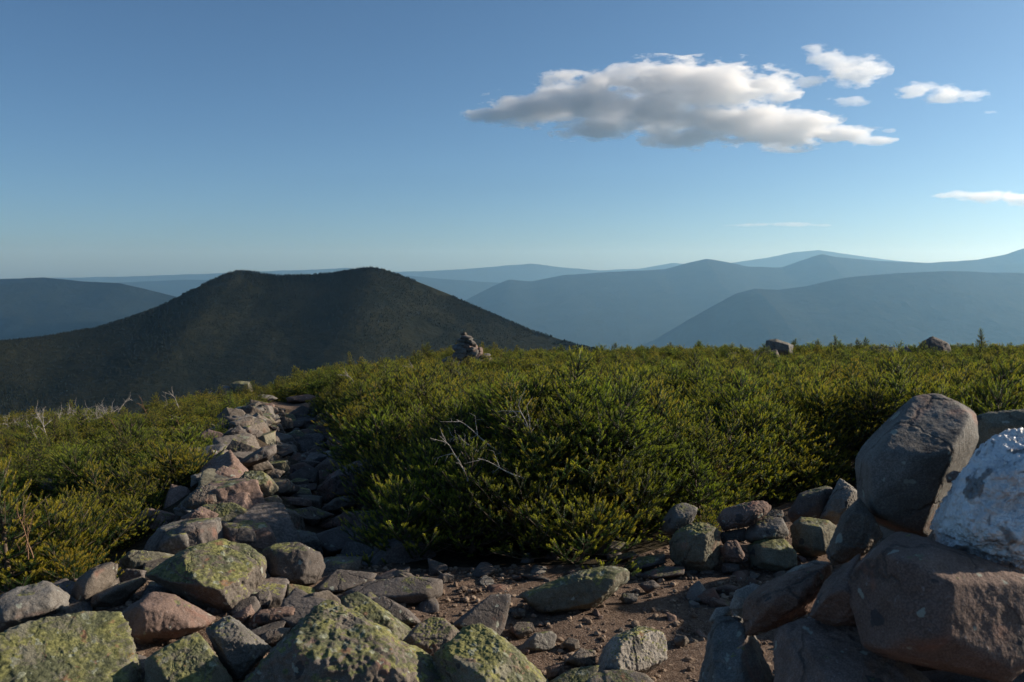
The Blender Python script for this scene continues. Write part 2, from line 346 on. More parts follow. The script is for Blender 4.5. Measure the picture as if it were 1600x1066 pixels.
# ------------------------------------------------------------------ the summit ground
YF = ([-9, -4.2, -3.2, -2.6, -2.2, -1.6, -0.9, -0.5, 0.5, 0.95, 1.6, 2.0, 3.0, 6.0], [0.5, 1.8, 4.4, 4.9, 5.6, 5.3, 5.05, 4.95, 4.95, 5.3, 6.0, 6.5, 7.2, 4.5])
def scrub_mask(x, y):
    """1 where the spruce scrub grows, 0 on the trail and in the clearing"""
    c = trail_x(y); wdt = sstep(14, 19, y)
    intrail = ((x - c > -0.98 + 0.4 * wdt + 0.30 * fbm2(x * 0.9, y * 0.9, 2, 61)) & (x - c < 0.42 - 0.1 * wdt) & (y > 4.5) & (y < 21)) 
    return (y > np.interp(x, YF[0], YF[1])) & ~intrail
def build_ground():
    xs = np.unique(np.concatenate([np.arange(-5, 5, 0.07), np.linspace(5, 18, 60), np.linspace(-18, -5, 60), np.geomspace(18, 420, 36), -np.geomspace(18, 420, 36)]).round(4))
    ys = np.unique(np.concatenate([-np.geomspace(2, 300, 26), np.arange(-2, 2, .25), np.arange(2, 9, 0.07), np.linspace(9, 44, 150), np.geomspace(44, 420, 40)]).round(4))
    X, Y = np.meshgrid(xs, ys); Z = terrain(X, Y)
    cov = scrub_mask(X, Y).astype(float)
    bed = (np.abs(X - trail_x(Y) - 0.05) < 0.75) & (Y > 5.1) & (Y < 20)
    cov = np.where(bed, np.maximum(cov, .55), cov)
    Z = Z + (1 - cov) * 0.018 * fbm2(X * 7, Y * 7, 3, 77) * (np.hypot(X, Y) < 20)
    n = len(xs); i = np.arange(len(ys) - 1)[:, None] * n + np.arange(n - 1)[None]
    F = np.stack([i, i + 1, i + n + 1, i + n], -1).reshape(-1, 4)
    o = link('ground', make_mesh('ground', np.stack([X, Y, Z], -1).reshape(-1, 3), F, M_GROUND, True, None, {'cover': cov.ravel()}))
    tag(o, 'stony brown ground of the open summit', 'ground', None, 'structure')
build_ground()

# ------------------------------------------------------------------ clouds: volumes of droplets above the haze
def cloud(name, label, D, blobs, dens, nscale, namp, seed, soft=0.17):
    """blobs: (px, py, rx, ry) as the cloud's lobes stand in the sky, D metres off"""
    me = bpy.data.meshes.new(name); bm = bmesh.new(); L = []
    for (px, py, rx, ry) in blobs:
        rnd = random.Random(px * 7 + py); Dk = D + (rnd.random() - .5) * 0.05 * D * (rx / 100)
        c = at_depth(px, py, Dk); s = Dk / FPX; L.append((c, (rx * s, min(rx, ry * 2.2) * s, ry * s)))
    org = np.mean([c for c, _ in L], 0)
    for c, r in L:
        g = bmesh.ops.create_icosphere(bm, subdivisions=3, radius=1.0)
        for v in g['verts']: v.co = Vector((v.co.x * r[0] * 1.32 + c[0] - org[0], v.co.y * r[1] * 1.32 + c[1] - org[1], v.co.z * r[2] * 1.40 + c[2] - org[2]))
    bm.to_mesh(me); bm.free()
    t = NT(name + '_droplets'); p = t.n('ShaderNodeTexCoord').outputs['Object']
    field = None
    for c, r in L:
        q = t.n('ShaderNodeVectorMath', {0: p, 1: tuple(c - org)}, operation='SUBTRACT').outputs[0]
        q = t.n('ShaderNodeVectorMath', {0: q, 1: (1 / r[0], 1 / r[1], 1 / r[2])}, operation='MULTIPLY').outputs[0]
        d = t.n('ShaderNodeVectorMath', {0: q}, operation='LENGTH').outputs[1]
        field = d if field is None else t.math('SMOOTH_MIN', field, d, 0.25)
    s = D / FPX
    pv = t.n('ShaderNodeVectorMath', {0: p, 1: (seed * 1310.0, seed * 70.0, 5.0)}).outputs[0]
    pv = t.n('ShaderNodeVectorMath', {0: pv, 1: (0.55, 0.8, 1.5)}, operation='MULTIPLY').outputs[0]
    nz = t.noise(pv, 1 / (nscale * s), 7, 0.66)
    f = t.math('SUBTRACT', t.math('MULTIPLY_ADD', nz, namp * 2, 0.92 - namp), field)
    f = t.ramp(f, 0.0, soft)
    den = t.math('MULTIPLY', f, dens / s)
    vol = t.n('ShaderNodeVolumePrincipled', {'Color': rgb(0.93, 0.93, 0.935), 'Density': den, 'Anisotropy': 0.55}).outputs[0]
    m = t.done(None, vol); m.cycles.volume_sampling = 'MULTIPLE_IMPORTANCE'; m.cycles.volume_step_rate = 0.13
    me.materials.append(m)
    o = link(name, me, None, tuple(org)); rm = o.modifiers.new('hull', 'REMESH'); rm.mode = 'VOXEL'; rm.voxel_size = min(min(r) for _, r in L) * 0.30
    tag(o, label, 'cloud')
    return o
cloud('cloud', 'large long white cloud with a grey middle, biggest in the sky', 7000,
      [(770, 176, 44, 12), (835, 170, 80, 24), (905, 152, 80, 30), (1015, 132, 80, 30), (1110, 138, 100, 34), (1190, 140, 50, 28), (1000, 176, 130, 26), (920, 205, 50, 16), (1130, 190, 110, 28), (1085, 218, 70, 14), (1225, 205, 80, 24), (1310, 212, 56, 13), (1360, 219, 34, 7)], 0.06, 36, 2.3, 1)
cloud('cloud', 'ragged slanting wisp of white cloud above the large cloud\'s right end', 7600,
      [(1275, 76, 18, 8), (1305, 95, 34, 13), (1340, 112, 40, 18), (1362, 108, 22, 14), (1268, 128, 24, 8), (1325, 158, 28, 7), (1290, 186, 26, 7)], 0.03, 22, 2.6, 2)
cloud('cloud', 'small flat white cloud to the right of the ragged wisp', 7600, [(1432, 142, 28, 11), (1478, 147, 40, 12), (1516, 150, 26, 8)], 0.034, 20, 2.2, 3)
cloud('cloud', 'low white cloud near the right edge, above the peaks', 14000, [(1495, 305, 32, 5.5), (1545, 307, 44, 9), (1600, 310, 46, 10), (1660, 312, 40, 8)], 0.045, 20, 1.8, 4)
cloud('cloud', 'thin faint streak of cloud just above the horizon haze', 20000, [(1165, 352, 42, 3), (1230, 351, 55, 3.2), (1280, 352, 26, 2.4)], 0.03, 20, 1.6, 5)
cloud('cloud', 'tiny cloud shred just under the small flat cloud', 7600, [(1546, 176, 14, 3)], 0.02, 14, 1.6, 6)
cloud('cloud', 'tiny cloud shred at the right foot of the large cloud', 7300, [(1368, 201, 16, 4), (1388, 205, 14, 3.5)], 0.02, 12, 1.8, 7)

# ------------------------------------------------------------------ rocks
_ICO = {}
def ico(sub):
    if sub not in _ICO:
        bm = bmesh.new(); bmesh.ops.create_icosphere(bm, subdivisions=sub, radius=1.0)
        _ICO[sub] = (np.array([v.co[:] for v in bm.verts]), np.array([[v.index for v in f.verts] for f in bm.faces])); bm.free()
    return _ICO[sub]
TINT = dict(g=(0.26, 0.245, 0.225), b=(0.24, 0.205, 0.172), p=(0.305, 0.215, 0.180), d=(0.20, 0.175, 0.16), r=(0.28, 0.185, 0.145), y=(0.27, 0.255, 0.19), w=(0.40, 0.37, 0.33))
def polytope(planes, sub, sharp, seed, size, rough=1.0, strata=0.0):
    """closed stone: the flat faces given as planes (n, h) round the origin, worn at the edges and roughened"""
    d, F = ico(sub)
    acc = 0
    for n, h in planes:
        n = np.asarray(n, float); n = n / np.linalg.norm(n)
        acc = acc + np.maximum(0, d @ n / max(h, 0.08 * size)) ** sharp
    r = acc ** (-1.0 / sharp) * 2 ** (1.0 / sharp)
    r = np.minimum(r, size * 2.2)
    P = d * r[:, None]
    q = P / size
    k = 0.045 * fbm(q * 1.7 + seed, 3, seed) + 0.028 * fbm(q * 4.2 + seed, 4, seed + 5, 0.55, True)
    rs = np.random.default_rng(seed)
    if sub >= 5:
        for j in range(6 if rough > 0.5 else 2):                                  # ledges where flakes have broken away
            n = rs.normal(0, 1, 3); n /= np.linalg.norm(n); o_ = rs.uniform(.25, .85)
            e_ = q @ n - o_ + 0.10 * fbm(q * 2.5 + j * 9, 3, seed + 31 + j)
            m_ = rs.normal(0, 1, 3); m_ /= np.linalg.norm(m_); lim = sstep(-.2, .1, q @ m_ + rs.uniform(-.1, .5))
            k = k - rs.uniform(.02, .055) * sstep(-0.012, 0.012, e_) * lim + 0.009 * fbm(q * 17, 3, seed + 9, 0.6)
    if sub >= 6: k = k + 0.007 * fbm(q * 45, 3, seed + 13, 0.6)
    if strata: k = k + strata * 0.03 * np.sin(q[:, 2] * 21 + 4 * fbm(q * 2, 2, seed + 3))
    return P * (1 + rough * k[:, None]), F
def set_rock(o, tint, lichen, seed):
    if o.parent is None: o['kind'] = 'thing'
    rnd = random.Random(seed); t = TINT[tint]; j = rnd.uniform(0.86, 1.10)
    o['tint'] = [t[0] * j, t[1] * j, t[2] * j]; o['lichen'] = float(lichen)
def hull(P):
    pts = sorted(map(tuple, P)); out = []
    for seq in (pts, pts[::-1]):
        h = []
        for p in seq:
            while len(h) > 1 and (h[-1][0] - h[-2][0]) * (p[1] - h[-2][1]) - (h[-1][1] - h[-2][1]) * (p[0] - h[-2][0]) <= 0: h.pop()
            h.append(p)
        out += h[:-1]
    return np.array(out)
_rk = [0]
def R(name, label, poly, tint='g', lichen=0.3, top=0.45, right=0.3, left=0.25, bot=0.25, D=None, thick=None, lean=0.0, sharp=None, sub=5, rough=1.0, cat='rock', strata=0.0, group=None, mat=None, extra=()):
    """a stone whose outline from the path is poly (frame pixels), stood on the ground where its foot meets it (or D metres off), with its own depth.
    top / right / left / bot: the share of the outline taken up by the sloping faces at those sides."""
    _rk[0] += 1; seed = _rk[0] * 7 + 3; rnd = random.Random(seed)
    P = np.array([[float(c) for c in q.split(',')] for q in poly.split()])
    P = hull(P)
    c = (P.max(0) + P.min(0)) / 2 * 0.5 + P.mean(0) * 0.5
    low = P[P[:, 1] > P[:, 1].max() - 0.18 * np.ptp(P[:, 1])]
    if D is None: D = ground_hit(low[:, 0].mean(), P[:, 1].max() - 0.02 * np.ptp(P[:, 1]))
    wm = np.ptp(P[:, 0]) / FPX * D; hm = np.ptp(P[:, 1]) / FPX * D
    T = thick if thick else 0.85 * math.sqrt(wm * max(hm, 0.45 * wm))
    Dc = D + 0.32 * T
    v = ray(*c); v = v / np.linalg.norm(v); r = np.cross(v, [0, 0, 1.0]); r /= np.linalg.norm(r); u = np.cross(r, v)
    C = at_depth(c[0], c[1], Dc); L = np.linalg.norm(C - np.array([0, 0, EYE]))
    Q = []
    for p in P:
        w = ray(*p); w = w / (w @ v) * L - v * L; Q.append((w @ r, w @ u))
    Q = np.array(Q)
    if (Q[:, 0] * np.roll(Q[:, 1], -1) - np.roll(Q[:, 0], -1) * Q[:, 1]).sum() < 0: Q = Q[::-1]
    W3 = lambda a, b, cc: a * r + b * u - cc * v          # local frame: right, up, towards the viewer
    size = 0.5 * math.sqrt(wm * hm + 1e-9) + 0.25 * T
    planes = []
    for i in range(len(Q)):
        a, b = Q[i], Q[(i + 1) % len(Q)]; e = b - a; ln = np.hypot(*e)
        if ln < 1e-6: continue
        n = np.array([e[1], -e[0]]) / ln
        h = n @ a
        if h < 0.06 * size: h = 0.06 * size
        for s in (0.22, -0.30): planes.append((W3(n[0], n[1], s), h / math.sqrt(1 + s * s)))
    x0, y0 = Q.min(0); x1, y1 = Q.max(0); H = T * 0.5
    planes.append((W3(rnd.uniform(-.12, .12), rnd.uniform(-.1, .1) + 0.0, 1), H)); planes.append((-W3(rnd.uniform(-.2, .2), rnd.uniform(-.2, .2), 1), H))
    def face(na, nb, fr, ext):
        """a sloping face from the outline's far side ext (at mid depth) to the front, fr of the way across"""
        span = (x1 - x0) if na else (y1 - y0); run = max(fr, 0.02) * span
        n = np.array([na * H, nb * H, run]); n[0] += rnd.uniform(-.15, .15) * H * abs(nb) + lean * H * abs(nb); n[1] += rnd.uniform(-.15, .15) * H * abs(na)
        n /= np.linalg.norm(n); h = n[0] * (ext if na else 0) + n[1] * (ext if nb else 0)
        if h > 0: planes.append((W3(*n), h))
    if top > 0: face(0, 1, top, y1)
    if right > 0: face(1, 0, right, x1)
    if left > 0: face(-1, 0, left, x0)
    if bot > 0: face(0, -1, bot, y0)
    for k in range(7):                                     # chipped facets on the near side, inside the outline
        th = rnd.uniform(0, 6.283); c1 = rnd.uniform(.45, 1.0); n = np.array([math.cos(th), math.sin(th), c1]); n /= np.linalg.norm(n)
        planes.append((W3(*n), (Q @ n[:2]).max() + rnd.uniform(.12, .55) * H * n[2]))
    for (a, b, cc, hh) in extra: planes.append((W3(a, b, cc), hh * size))
    sh = sharp * 1.5 if sharp else rnd.uniform(34, 70)
    V, F = polytope(planes, sub, sh, seed, size, rough, strata)
    me = make_mesh(name, V * 1.02, F, mat or M_ROCK)
    o = link(name, me, None, tuple(C)); tag(o, label, cat, group); set_rock(o, tint, lichen, seed)
    return o

# --- foreground, bottom left
R('boulder', 'large flat boulder coated in yellow green lichen in the bottom left corner', '-60,1020 0,1000 45,972 150,953 186,954 200,985 226,1050 240,1110 -60,1120', 'y', 0.95, top=0.8, right=0.15, sub=7, cat='boulder', thick=0.55)
R('boulder', 'low yellowish rounded boulder in the very bottom left corner, before the flat boulder', '-50,1030 10,1012 60,1026 105,1050 140,1080 140,1120 -60,1120', 'y', 1.0, top=0.9, sub=6, cat='boulder', thick=0.3)
R('rock', 'dark grey rock at the left edge above the flat lichen boulder', '-30,945 0,936 27,917 73,909 95,921 110,931 110,954 70,968 -30,1000', 'g', 0.25, top=0.35, right=0.25)
R('boulder', 'big brown block with a green and rust lichen top, tilted over the path edge', '228,899 267,871 292,857 346,842 388,853 415,876 412,905 396,936 382,962 345,963 256,917', 'b', 0.80, top=0.60, right=0.12, left=0.06, bot=0.0, sub=7, cat='boulder', thick=0.62, sharp=40, lean=0.35, rough=0.7)
R('slab', 'smooth purplish slab under the block with the lichen top', '187,960 237,925 273,930 338,966 319,982 255,1005 223,1011 200,992', 'p', 0.1, top=0.3, sharp=20, sub=6, rough=0.6)
R('rock', 'narrow wedge of pale stone pointing up beside the purplish slab', '141,933 185,912 223,900 229,908 191,946 146,953', 'b', 0.15, top=0.3, right=0.4)
R('rock', 'rounded brown rock in front of the leaning spruce spray', '108,938 120,905 150,884 168,875 188,881 180,906 150,928 125,958', 'b', 0.12, top=0.25, right=0.5, sharp=10)
R('rock', 'low buff rock with a hollow, behind the narrow wedge stone', '187,890 191,872 207,860 246,862 274,867 264,886 212,902', 'y', 0.2, top=0.5)
R('rock', 'grey rock with a sloping lit top wedged below the block with the lichen top', '319,981 355,962 378,976 424,1011 374,1066 346,1038', 'g', 0.45, top=0.35, right=0.35, sub=6)
R('rock', 'squat rock with mottled green top at the bottom, right of the flat lichen boulder', '228,1032 246,1016 310,987 328,1012 360,1058 368,1100 228,1100', 'y', 0.75, top=0.6, sub=6)
R('stone', 'small buff stone cut by the bottom edge before the mottled green rock', '226,1066 255,1049 292,1056 300,1095 226,1095', 'b', 0.2, top=0.6)
R('stone', 'reddish brick shaped stone in the gap between the two big lichened boulders', '390,975 394,962 408,953 460,947 469,958 465,973 433,982', 'r', 0.0, top=0.3, right=0.15)
R('stone', 'brown stone under the reddish brick shaped stone', '402,1000 420,984 456,979 442,1011 410,1014', 'b', 0.1)
R('stone', 'pinkish stone propping the lower right corner of the tilted block', '358,966 392,944 398,958 378,978', 'p', 0.1)
R('boulder', 'dark round boulder in shadow right of the tilted block', '410,862 430,850 470,847 503,862 511,885 496,912 455,926 420,906', 'd', 0.4, top=0.2, cat='boulder')
R('rock', 'dark angular rock between the tilted block and the dark round boulder', '398,903 412,888 436,912 436,928 400,930', 'd', 0.3)
R('stone', 'small dark squarish stone just above the reddish brick shaped stone', '397,928 420,920 426,936 420,951 398,956', 'd', 0.3)
R('boulder', 'tall rough boulder with a crumbly lichened peak at the bottom middle', '372,1080 422,1021 461,982 490,950 510,937 533,943 562,968 612,992 682,1030 720,1085 700,1120 372,1120', 'b', 0.72, top=0.5, left=0.35, right=0.2, sub=7, cat='boulder', thick=0.62, rough=1.1, sharp=22)
R('boulder', 'mossy hump close behind the tall rough boulder', '530,950 533,934 545,928 560,925 577,934 606,963 642,981 655,1000 600,1010 540,985', 'y', 0.95, top=0.5, sub=6, cat='boulder', rough=1.0)
R('boulder', 'brown crumbly hump, middle one of the row at the bottom', '628,1003 655,975 677,964 698,969 722,991 727,1015 690,1045 645,1030', 'b', 0.5, top=0.5, sub=6, cat='boulder', rough=1.1)
R('boulder', 'wide green topped boulder at the bottom, right end of the row beside the dirt', '676,1024 715,990 735,977 752,977 768,986 816,1022 852,1058 866,1120 690,1120', 'y', 0.85, top=0.55, sub=7, cat='boulder', rough=1.0, thick=0.5)
# --- stones on and round the dirt patch
R('stone', 'wedge shaped stone lit on its right at the left edge of the dirt', '803,1020 836,989 859,986 869,993 865,1013 845,1021', 'g', 0.35, right=0.5, top=0.2)
R('stone', 'small brown stone on the dirt right of the wedge shaped stone', '878,1006 889,996 904,1000 907,1013 892,1019', 'b', 0.1)
R('rock', 'low pale brown rock on the dirt left of the pointed pale rock', '880,1034 907,1013 931,1016 932,1038 915,1046', 'b', 0.3)
R('rock', 'pointed pale rock with a hollow and lit right face on the dirt', '925,1070 945,1010 960,992 1005,975 1036,989 1042,1010 1039,1031 1010,1052 960,1080', 'w', 0.55, top=0.3, right=0.62, left=0.1, sub=7, sharp=26, rough=1.0, thick=0.34)
R('rock', 'flat tan rock cut by the bottom edge below the pointed pale rock', '900,1072 930,1051 975,1046 1009,1054 1026,1072 1010,1110 905,1110', 'b', 0.3, top=0.6)
R('rock', 'green edged rock cut by the bottom edge beside the flat tan rock', '858,1066 892,1045 915,1041 936,1040 926,1070 870,1100', 'y', 0.8, top=0.7)
R('stone', 'pinkish stone between the green topped boulder and the dirt', '853,1044 881,1037 880,1056 856,1066', 'p', 0.1)
R('slab', 'long green tinged slab on edge along the back of the dirt', '815,928 855,911 904,893 958,881 973,884 985,905 970,918 930,948 852,963 836,950', 'y', 0.62, top=0.10, right=0.15, left=0.1, bot=0.05, sub=6, thick=0.22, sharp=30)
R('stone', 'small grey stone at the right end of the long slab', '966,936 975,926 997,929 995,940 979,946', 'g', 0.2)
R('slab', 'narrow dark slab just behind the long slab\'s right end', '975,888 997,871 1039,865 1040,880 994,897', 'd', 0.4, top=0.5)
R('slab', 'flat shadowed slab in front of the mossy green block', '997,898 1035,885 1070,885 1068,898 1012,911', 'd', 0.4, top=0.7)
R('stone', 'rounded stone just below the flat shadowed slab', '997,913 1020,906 1032,916 1012,928', 'd', 0.2, sharp=9)
R('stone', 'dark wedge poking out from under the scrub above the long slab', '930,858 960,845 983,849 968,865 937,871', 'd', 0.4)
R('stone', 'low dark stone under the scrub edge, just behind the long slab', '948,873 990,860 1001,869 960,882', 'd', 0.4)
R('stone', 'flat brown stone at the left end of the long slab', '792,986 808,972 832,972 838,986 812,1000', 'b', 0.1, top=0.6)
R('stone', 'small rounded stone close to the long slab\'s left tip', '798,958 808,950 822,953 820,964 806,968', 'b', 0.1, sharp=9)
# --- the heap at the right, half way
B = 4.75
R('rock', 'smooth grey oval rock at the left end of the stacked stones under the scrub', '1033,817 1050,792 1069,785 1092,793 1085,813 1058,838 1035,832', 'g', 0.3, D=B + .25, sharp=10)
R('boulder', 'biggest block of the stacked stones, greenish and flat topped', '1046,850 1057,830 1080,818 1110,818 1124,830 1125,880 1102,896 1065,892 1048,873', 'y', 0.6, D=B, top=0.25, cat='boulder', sub=6)
R('rock', 'pink rounded rock lying on top of the stacked stones', '1120,811 1132,795 1185,780 1201,782 1207,796 1178,820 1129,832', 'p', 0.12, D=B + .12, top=0.3, sharp=12, sub=6)
R('rock', 'dark rough rock under the pink rounded rock\'s right end', '1161,838 1177,815 1196,807 1222,810 1233,834 1220,847 1174,849', 'g', 0.3, D=B + .1)
R('rock', 'short humped rock at the back right of the pink rounded rock', '1191,808 1207,796 1222,797 1229,815 1202,822', 'b', 0.4, D=B + .35)
R('stone', 'small mauve egg shaped stone at the foot of the stacked stones', '1124,861 1136,845 1151,844 1171,877 1155,882 1129,874', 'p', 0.0, D=B - .02, sharp=9)
R('rock', 'squat green grey rock at the foot of the stack, right of the egg shaped stone', '1169,853 1196,838 1226,843 1246,864 1250,884 1222,896 1174,892', 'y', 0.55, D=B, top=0.35)
R('rock', 'dark green rock behind the squat green grey rock', '1233,824 1252,808 1294,814 1308,826 1298,866 1264,871 1241,862', 'y', 0.5, D=B + .2, top=0.2)
R('rock', 'tall dark rock leaning back at the rear of the stacked stones', '1229,806 1249,771 1294,758 1302,766 1283,812 1240,824', 'd', 0.35, D=B + .5, top=0.15)
R('rock', 'upright rock with a bright pale top corner at the right of the stack', '1279,812 1300,789 1312,747 1343,770 1340,794 1312,820', 'w', 0.25, D=B + .4, top=0.45, right=0.3, sub=6)
R('stone', 'dark filler stone tucked under the pink rounded rock', '1124,832 1166,825 1163,846 1129,851', 'd', 0.2, D=B + .15)
R('stone', 'dark little stone under the egg shaped stone', '1128,880 1155,881 1158,895 1128,896', 'd', 0.2, D=B - .05)
# --- the cairn of big rocks at the right edge, close by
R('boulder', 'large grey block standing at the top left of the near rock pile', '1337,716 1351,694 1403,642 1425,622 1462,615 1503,632 1523,648 1528,688 1518,712 1484,742 1462,786 1449,838 1412,834 1358,812 1343,790', 'g', 0.12, D=2.25, thick=0.50, top=0.44, right=0.26, left=0.03, bot=0.1, sub=7, cat='boulder', sharp=34, rough=0.42)
R('boulder', 'bright white quartz boulder at the right edge on the near rock pile', '1450,816 1465,788 1491,749 1521,705 1552,674 1578,665 1625,663 1690,715 1705,850 1610,899 1540,886 1500,881 1464,862 1452,840', 'w', 0.0, D=1.95, thick=0.36, top=0.35, left=0.3, right=0.3, sub=7, cat='boulder', sharp=10, rough=1.4, mat=M_QUARTZ)
R('rock', 'tan rock behind the white quartz at the right edge', '1521,652 1545,645 1625,637 1660,660 1640,700 1560,706 1524,700', 'y', 0.15, D=2.75, top=0.3)
R('stone', 'tiny pinkish stone pinched between the grey block and the white quartz', '1477,743 1490,735 1501,738 1496,753 1480,755', 'p', 0.0, D=2.1, sharp=8, sub=4)
R('boulder', 'big pinkish slab faced boulder under the white quartz', '1324,917 1342,880 1382,845 1404,830 1431,837 1456,862 1500,880 1620,905 1660,1000 1570,1066 1480,1048 1386,1030 1350,1008 1341,965', 'p', 0.06, D=1.82, thick=0.36, top=0.25, right=0.5, left=0.3, bot=0.1, sub=7, cat='boulder', sharp=34, rough=0.45)
R('boulder', 'pinkish block at the bottom edge of the near rock pile', '1210,995 1220,980 1281,966 1342,970 1362,1006 1414,1037 1490,1095 1490,1180 1215,1180', 'p', 0.1, D=1.95, thick=0.40, top=0.12, sub=6, cat='boulder', rough=0.7)
R('boulder', 'dark block at the bottom right corner beneath the big pinkish boulder', '1420,1052 1500,1050 1570,1056 1650,1040 1690,1110 1660,1180 1430,1180', 'd', 0.1, D=1.9, thick=0.4, cat='boulder')
R('rock', 'dark rusty rock with a sunlit top rim, at the pile\'s left', '1160,965 1167,932 1207,906 1240,893 1298,880 1300,895 1264,958 1229,965 1190,992 1168,995', 'r', 0.08, D=2.25, top=0.1, thick=0.28, sub=6, sharp=18)
R('rock', 'small sunlit topped rock behind the dark rusty rock', '1214,907 1242,886 1272,876 1300,879 1284,902 1236,918', 'w', 0.2, D=2.5, top=0.4)
R('rock', 'pale rock with a sunlit edge left of the dark rusty rock', '1138,951 1150,923 1176,911 1190,915 1166,942 1160,965', 'w', 0.2, D=2.45, top=0.4, right=0.3)
R('boulder', 'bluish grey boulder in shade at the left foot of the near rock pile', '1108,995 1119,967 1146,960 1166,975 1182,1000 1220,1090 1220,1180 1070,1180', 'g', 0.2, D=2.3, thick=0.42, top=0.15, sub=6, cat='boulder')
R('stone', 'little stone with a lit tip at the pile\'s far left', '1106,973 1119,950 1141,947 1143,963 1120,972', 'w', 0.1, D=2.5, sub=4)
R('rock', 'steep brown rock directly under the left foot of the large grey block', '1291,863 1316,805 1342,779 1362,805 1379,836 1352,866 1300,886', 'b', 0.1, D=2.2, top=0.2, sub=6)
R('boulder', 'leaning purplish rock between the rusty rock and the big pinkish boulder', '1262,965 1290,906 1344,864 1345,915 1352,974 1300,978', 'p', 0.08, D=2.02, thick=0.3, top=0.2, sub=6, cat='boulder')
for i, (x, y, z, s) in enumerate([(2.45, 4.45, .25, .42), (2.75, 4.7, .3, .45), (2.6, 3.55, .25, .36), (2.66, 4.7, .36, .40)]):  # unseen boulders added behind the pile to cast shade over the dirt
    rnd = random.Random(i + 80); pl = [(np.array([rnd.gauss(0, 1), rnd.gauss(0, 1), rnd.gauss(0, 1)]), s * rnd.uniform(.75, 1)) for _ in range(16)]
    V, F = polytope(pl, 5, 30, 260 + i, s)
    o = link('boulder', make_mesh('boulder', V, F, M_ROCK), None, (x, y, z)); set_rock(o, 'g', 0.2, i)
    tag(o, 'grey boulder added out of sight behind the near rock pile to shade the dirt', 'boulder', 'added shading boulders behind the near rock pile')
# stones inside and under the pile, in the dark of its gaps
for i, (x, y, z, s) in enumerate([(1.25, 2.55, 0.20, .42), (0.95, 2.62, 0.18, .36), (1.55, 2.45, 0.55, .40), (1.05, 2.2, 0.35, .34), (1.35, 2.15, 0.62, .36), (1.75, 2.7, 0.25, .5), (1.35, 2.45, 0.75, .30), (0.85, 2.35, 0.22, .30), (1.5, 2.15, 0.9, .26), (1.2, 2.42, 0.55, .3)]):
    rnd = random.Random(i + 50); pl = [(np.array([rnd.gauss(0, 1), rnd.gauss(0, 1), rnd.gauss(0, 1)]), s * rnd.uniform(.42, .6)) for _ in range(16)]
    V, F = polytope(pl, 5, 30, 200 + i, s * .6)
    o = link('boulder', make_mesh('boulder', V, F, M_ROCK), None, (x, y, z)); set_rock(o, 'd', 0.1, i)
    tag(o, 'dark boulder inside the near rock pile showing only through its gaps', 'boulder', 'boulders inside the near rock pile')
# --- the rocky left edge of the trail, going away
R('rock', 'pale upright stone of the pair standing at the head of the trail', '346,602 360,604 372,625 349,625', 'w', 0.2, right=0.2, top=0.1)
R('rock', 'dark square stone of the pair standing at the head of the trail', '361,599 376,595 390,596 396,606 395,626 372,626', 'y', 0.45, top=0.15, right=0.2)
R('rock', 'low dark stone at the left foot of the upright pair', '328,622 345,609 353,625 332,630', 'd', 0.2)
R('slab', 'flat pale slab right of the upright pair', '396,621 406,616 427,618 435,623 421,629 401,629', 'g', 0.3, top=0.6)
R('rock', 'reddish rock where the trail tops out', '446,621 472,618 482,616 496,620 493,629 452,632', 'r', 0.1, top=0.5)
R('slab', 'thin flat stone below the flat pale slab', '380,638 411,636 415,643 389,646', 'g', 0.3, top=0.5)
R('rock', 'tilted stone with a sunlit edge on the upper trail', '382,646 411,650 424,657 401,661 386,655', 'b', 0.2, top=0.5)
R('rock', 'blocky brown rock below the tilted stone', '357,660 394,650 397,660 394,671 376,676', 'b', 0.3, right=0.3)
R('rock', 'dark peaked rock left of the upper trail', '350,678 373,664 390,680 373,686 353,686', 'd', 0.3, right=0.4)
R('rock', 'brown rock with a bright right face below the dark peaked rock', '346,687 376,681 397,691 376,699 350,699', 'b', 0.2, right=0.45)
R('stone', 'small bright stone alone on the shaded trail', '410,682 421,678 426,685 416,688', 'w', 0.1)
R('boulder', 'long dark slanting boulder beside the trail, lit only at its tip', '361,728 409,699 432,694 431,708 419,719 376,734', 'd', 0.4, top=0.3, right=0.15, cat='boulder')
R('rock', 'dark rock with one yellow lit end, below the slanting boulder', '410,731 421,721 450,719 453,733 442,745 414,745', 'y', 0.45, right=0.3, top=0.15)
R('boulder', 'rounded green lichened boulder, largest on the trail\'s left edge', '356,763 384,737 409,736 425,750 436,763 425,774 376,787 364,777', 'y', 0.72, top=0.45, right=0.3, sub=6, cat='boulder')
R('rock', 'knobbly rock at the right end of the rounded green boulder', '423,749 450,749 459,757 453,769 432,778', 'b', 0.3, right=0.3)
R('rock', 'pink rock behind the rounded green boulder', '322,744 348,728 376,736 385,746 361,757 320,757', 'p', 0.2, top=0.4)
R('rock', 'grey rock left of the pink rock by the scrub', '298,744 323,735 331,743 315,760 298,762', 'g', 0.4)
R('boulder', 'smooth rounded boulder half in the scrub, left of the trail', '276,792 310,762 320,758 343,760 356,774 343,790 300,806', 'b', 0.3, sharp=10, top=0.5, sub=6, cat='boulder')
R('rock', 'small rock filling the notch beside the smooth rounded boulder', '346,780 361,771 373,786 361,793 346,793', 'b', 0.2)
R('rock', 'mottled brown rock in front of the rounded green boulder', '374,789 396,780 432,774 440,781 440,796 427,803 401,803 384,797', 'b', 0.45, top=0.6)
R('rock', 'purplish low rock right of the mottled brown rock', '438,776 477,778 488,784 486,793 442,794', 'p', 0.1, top=0.3)
R('boulder', 'blocky dark boulder with a ragged sunlit right face', '402,809 422,797 442,793 458,798 476,808 480,832 467,843 452,836 406,822', 'b', 0.3, top=0.15, right=0.42, sub=6, cat='boulder', rough=1.0)
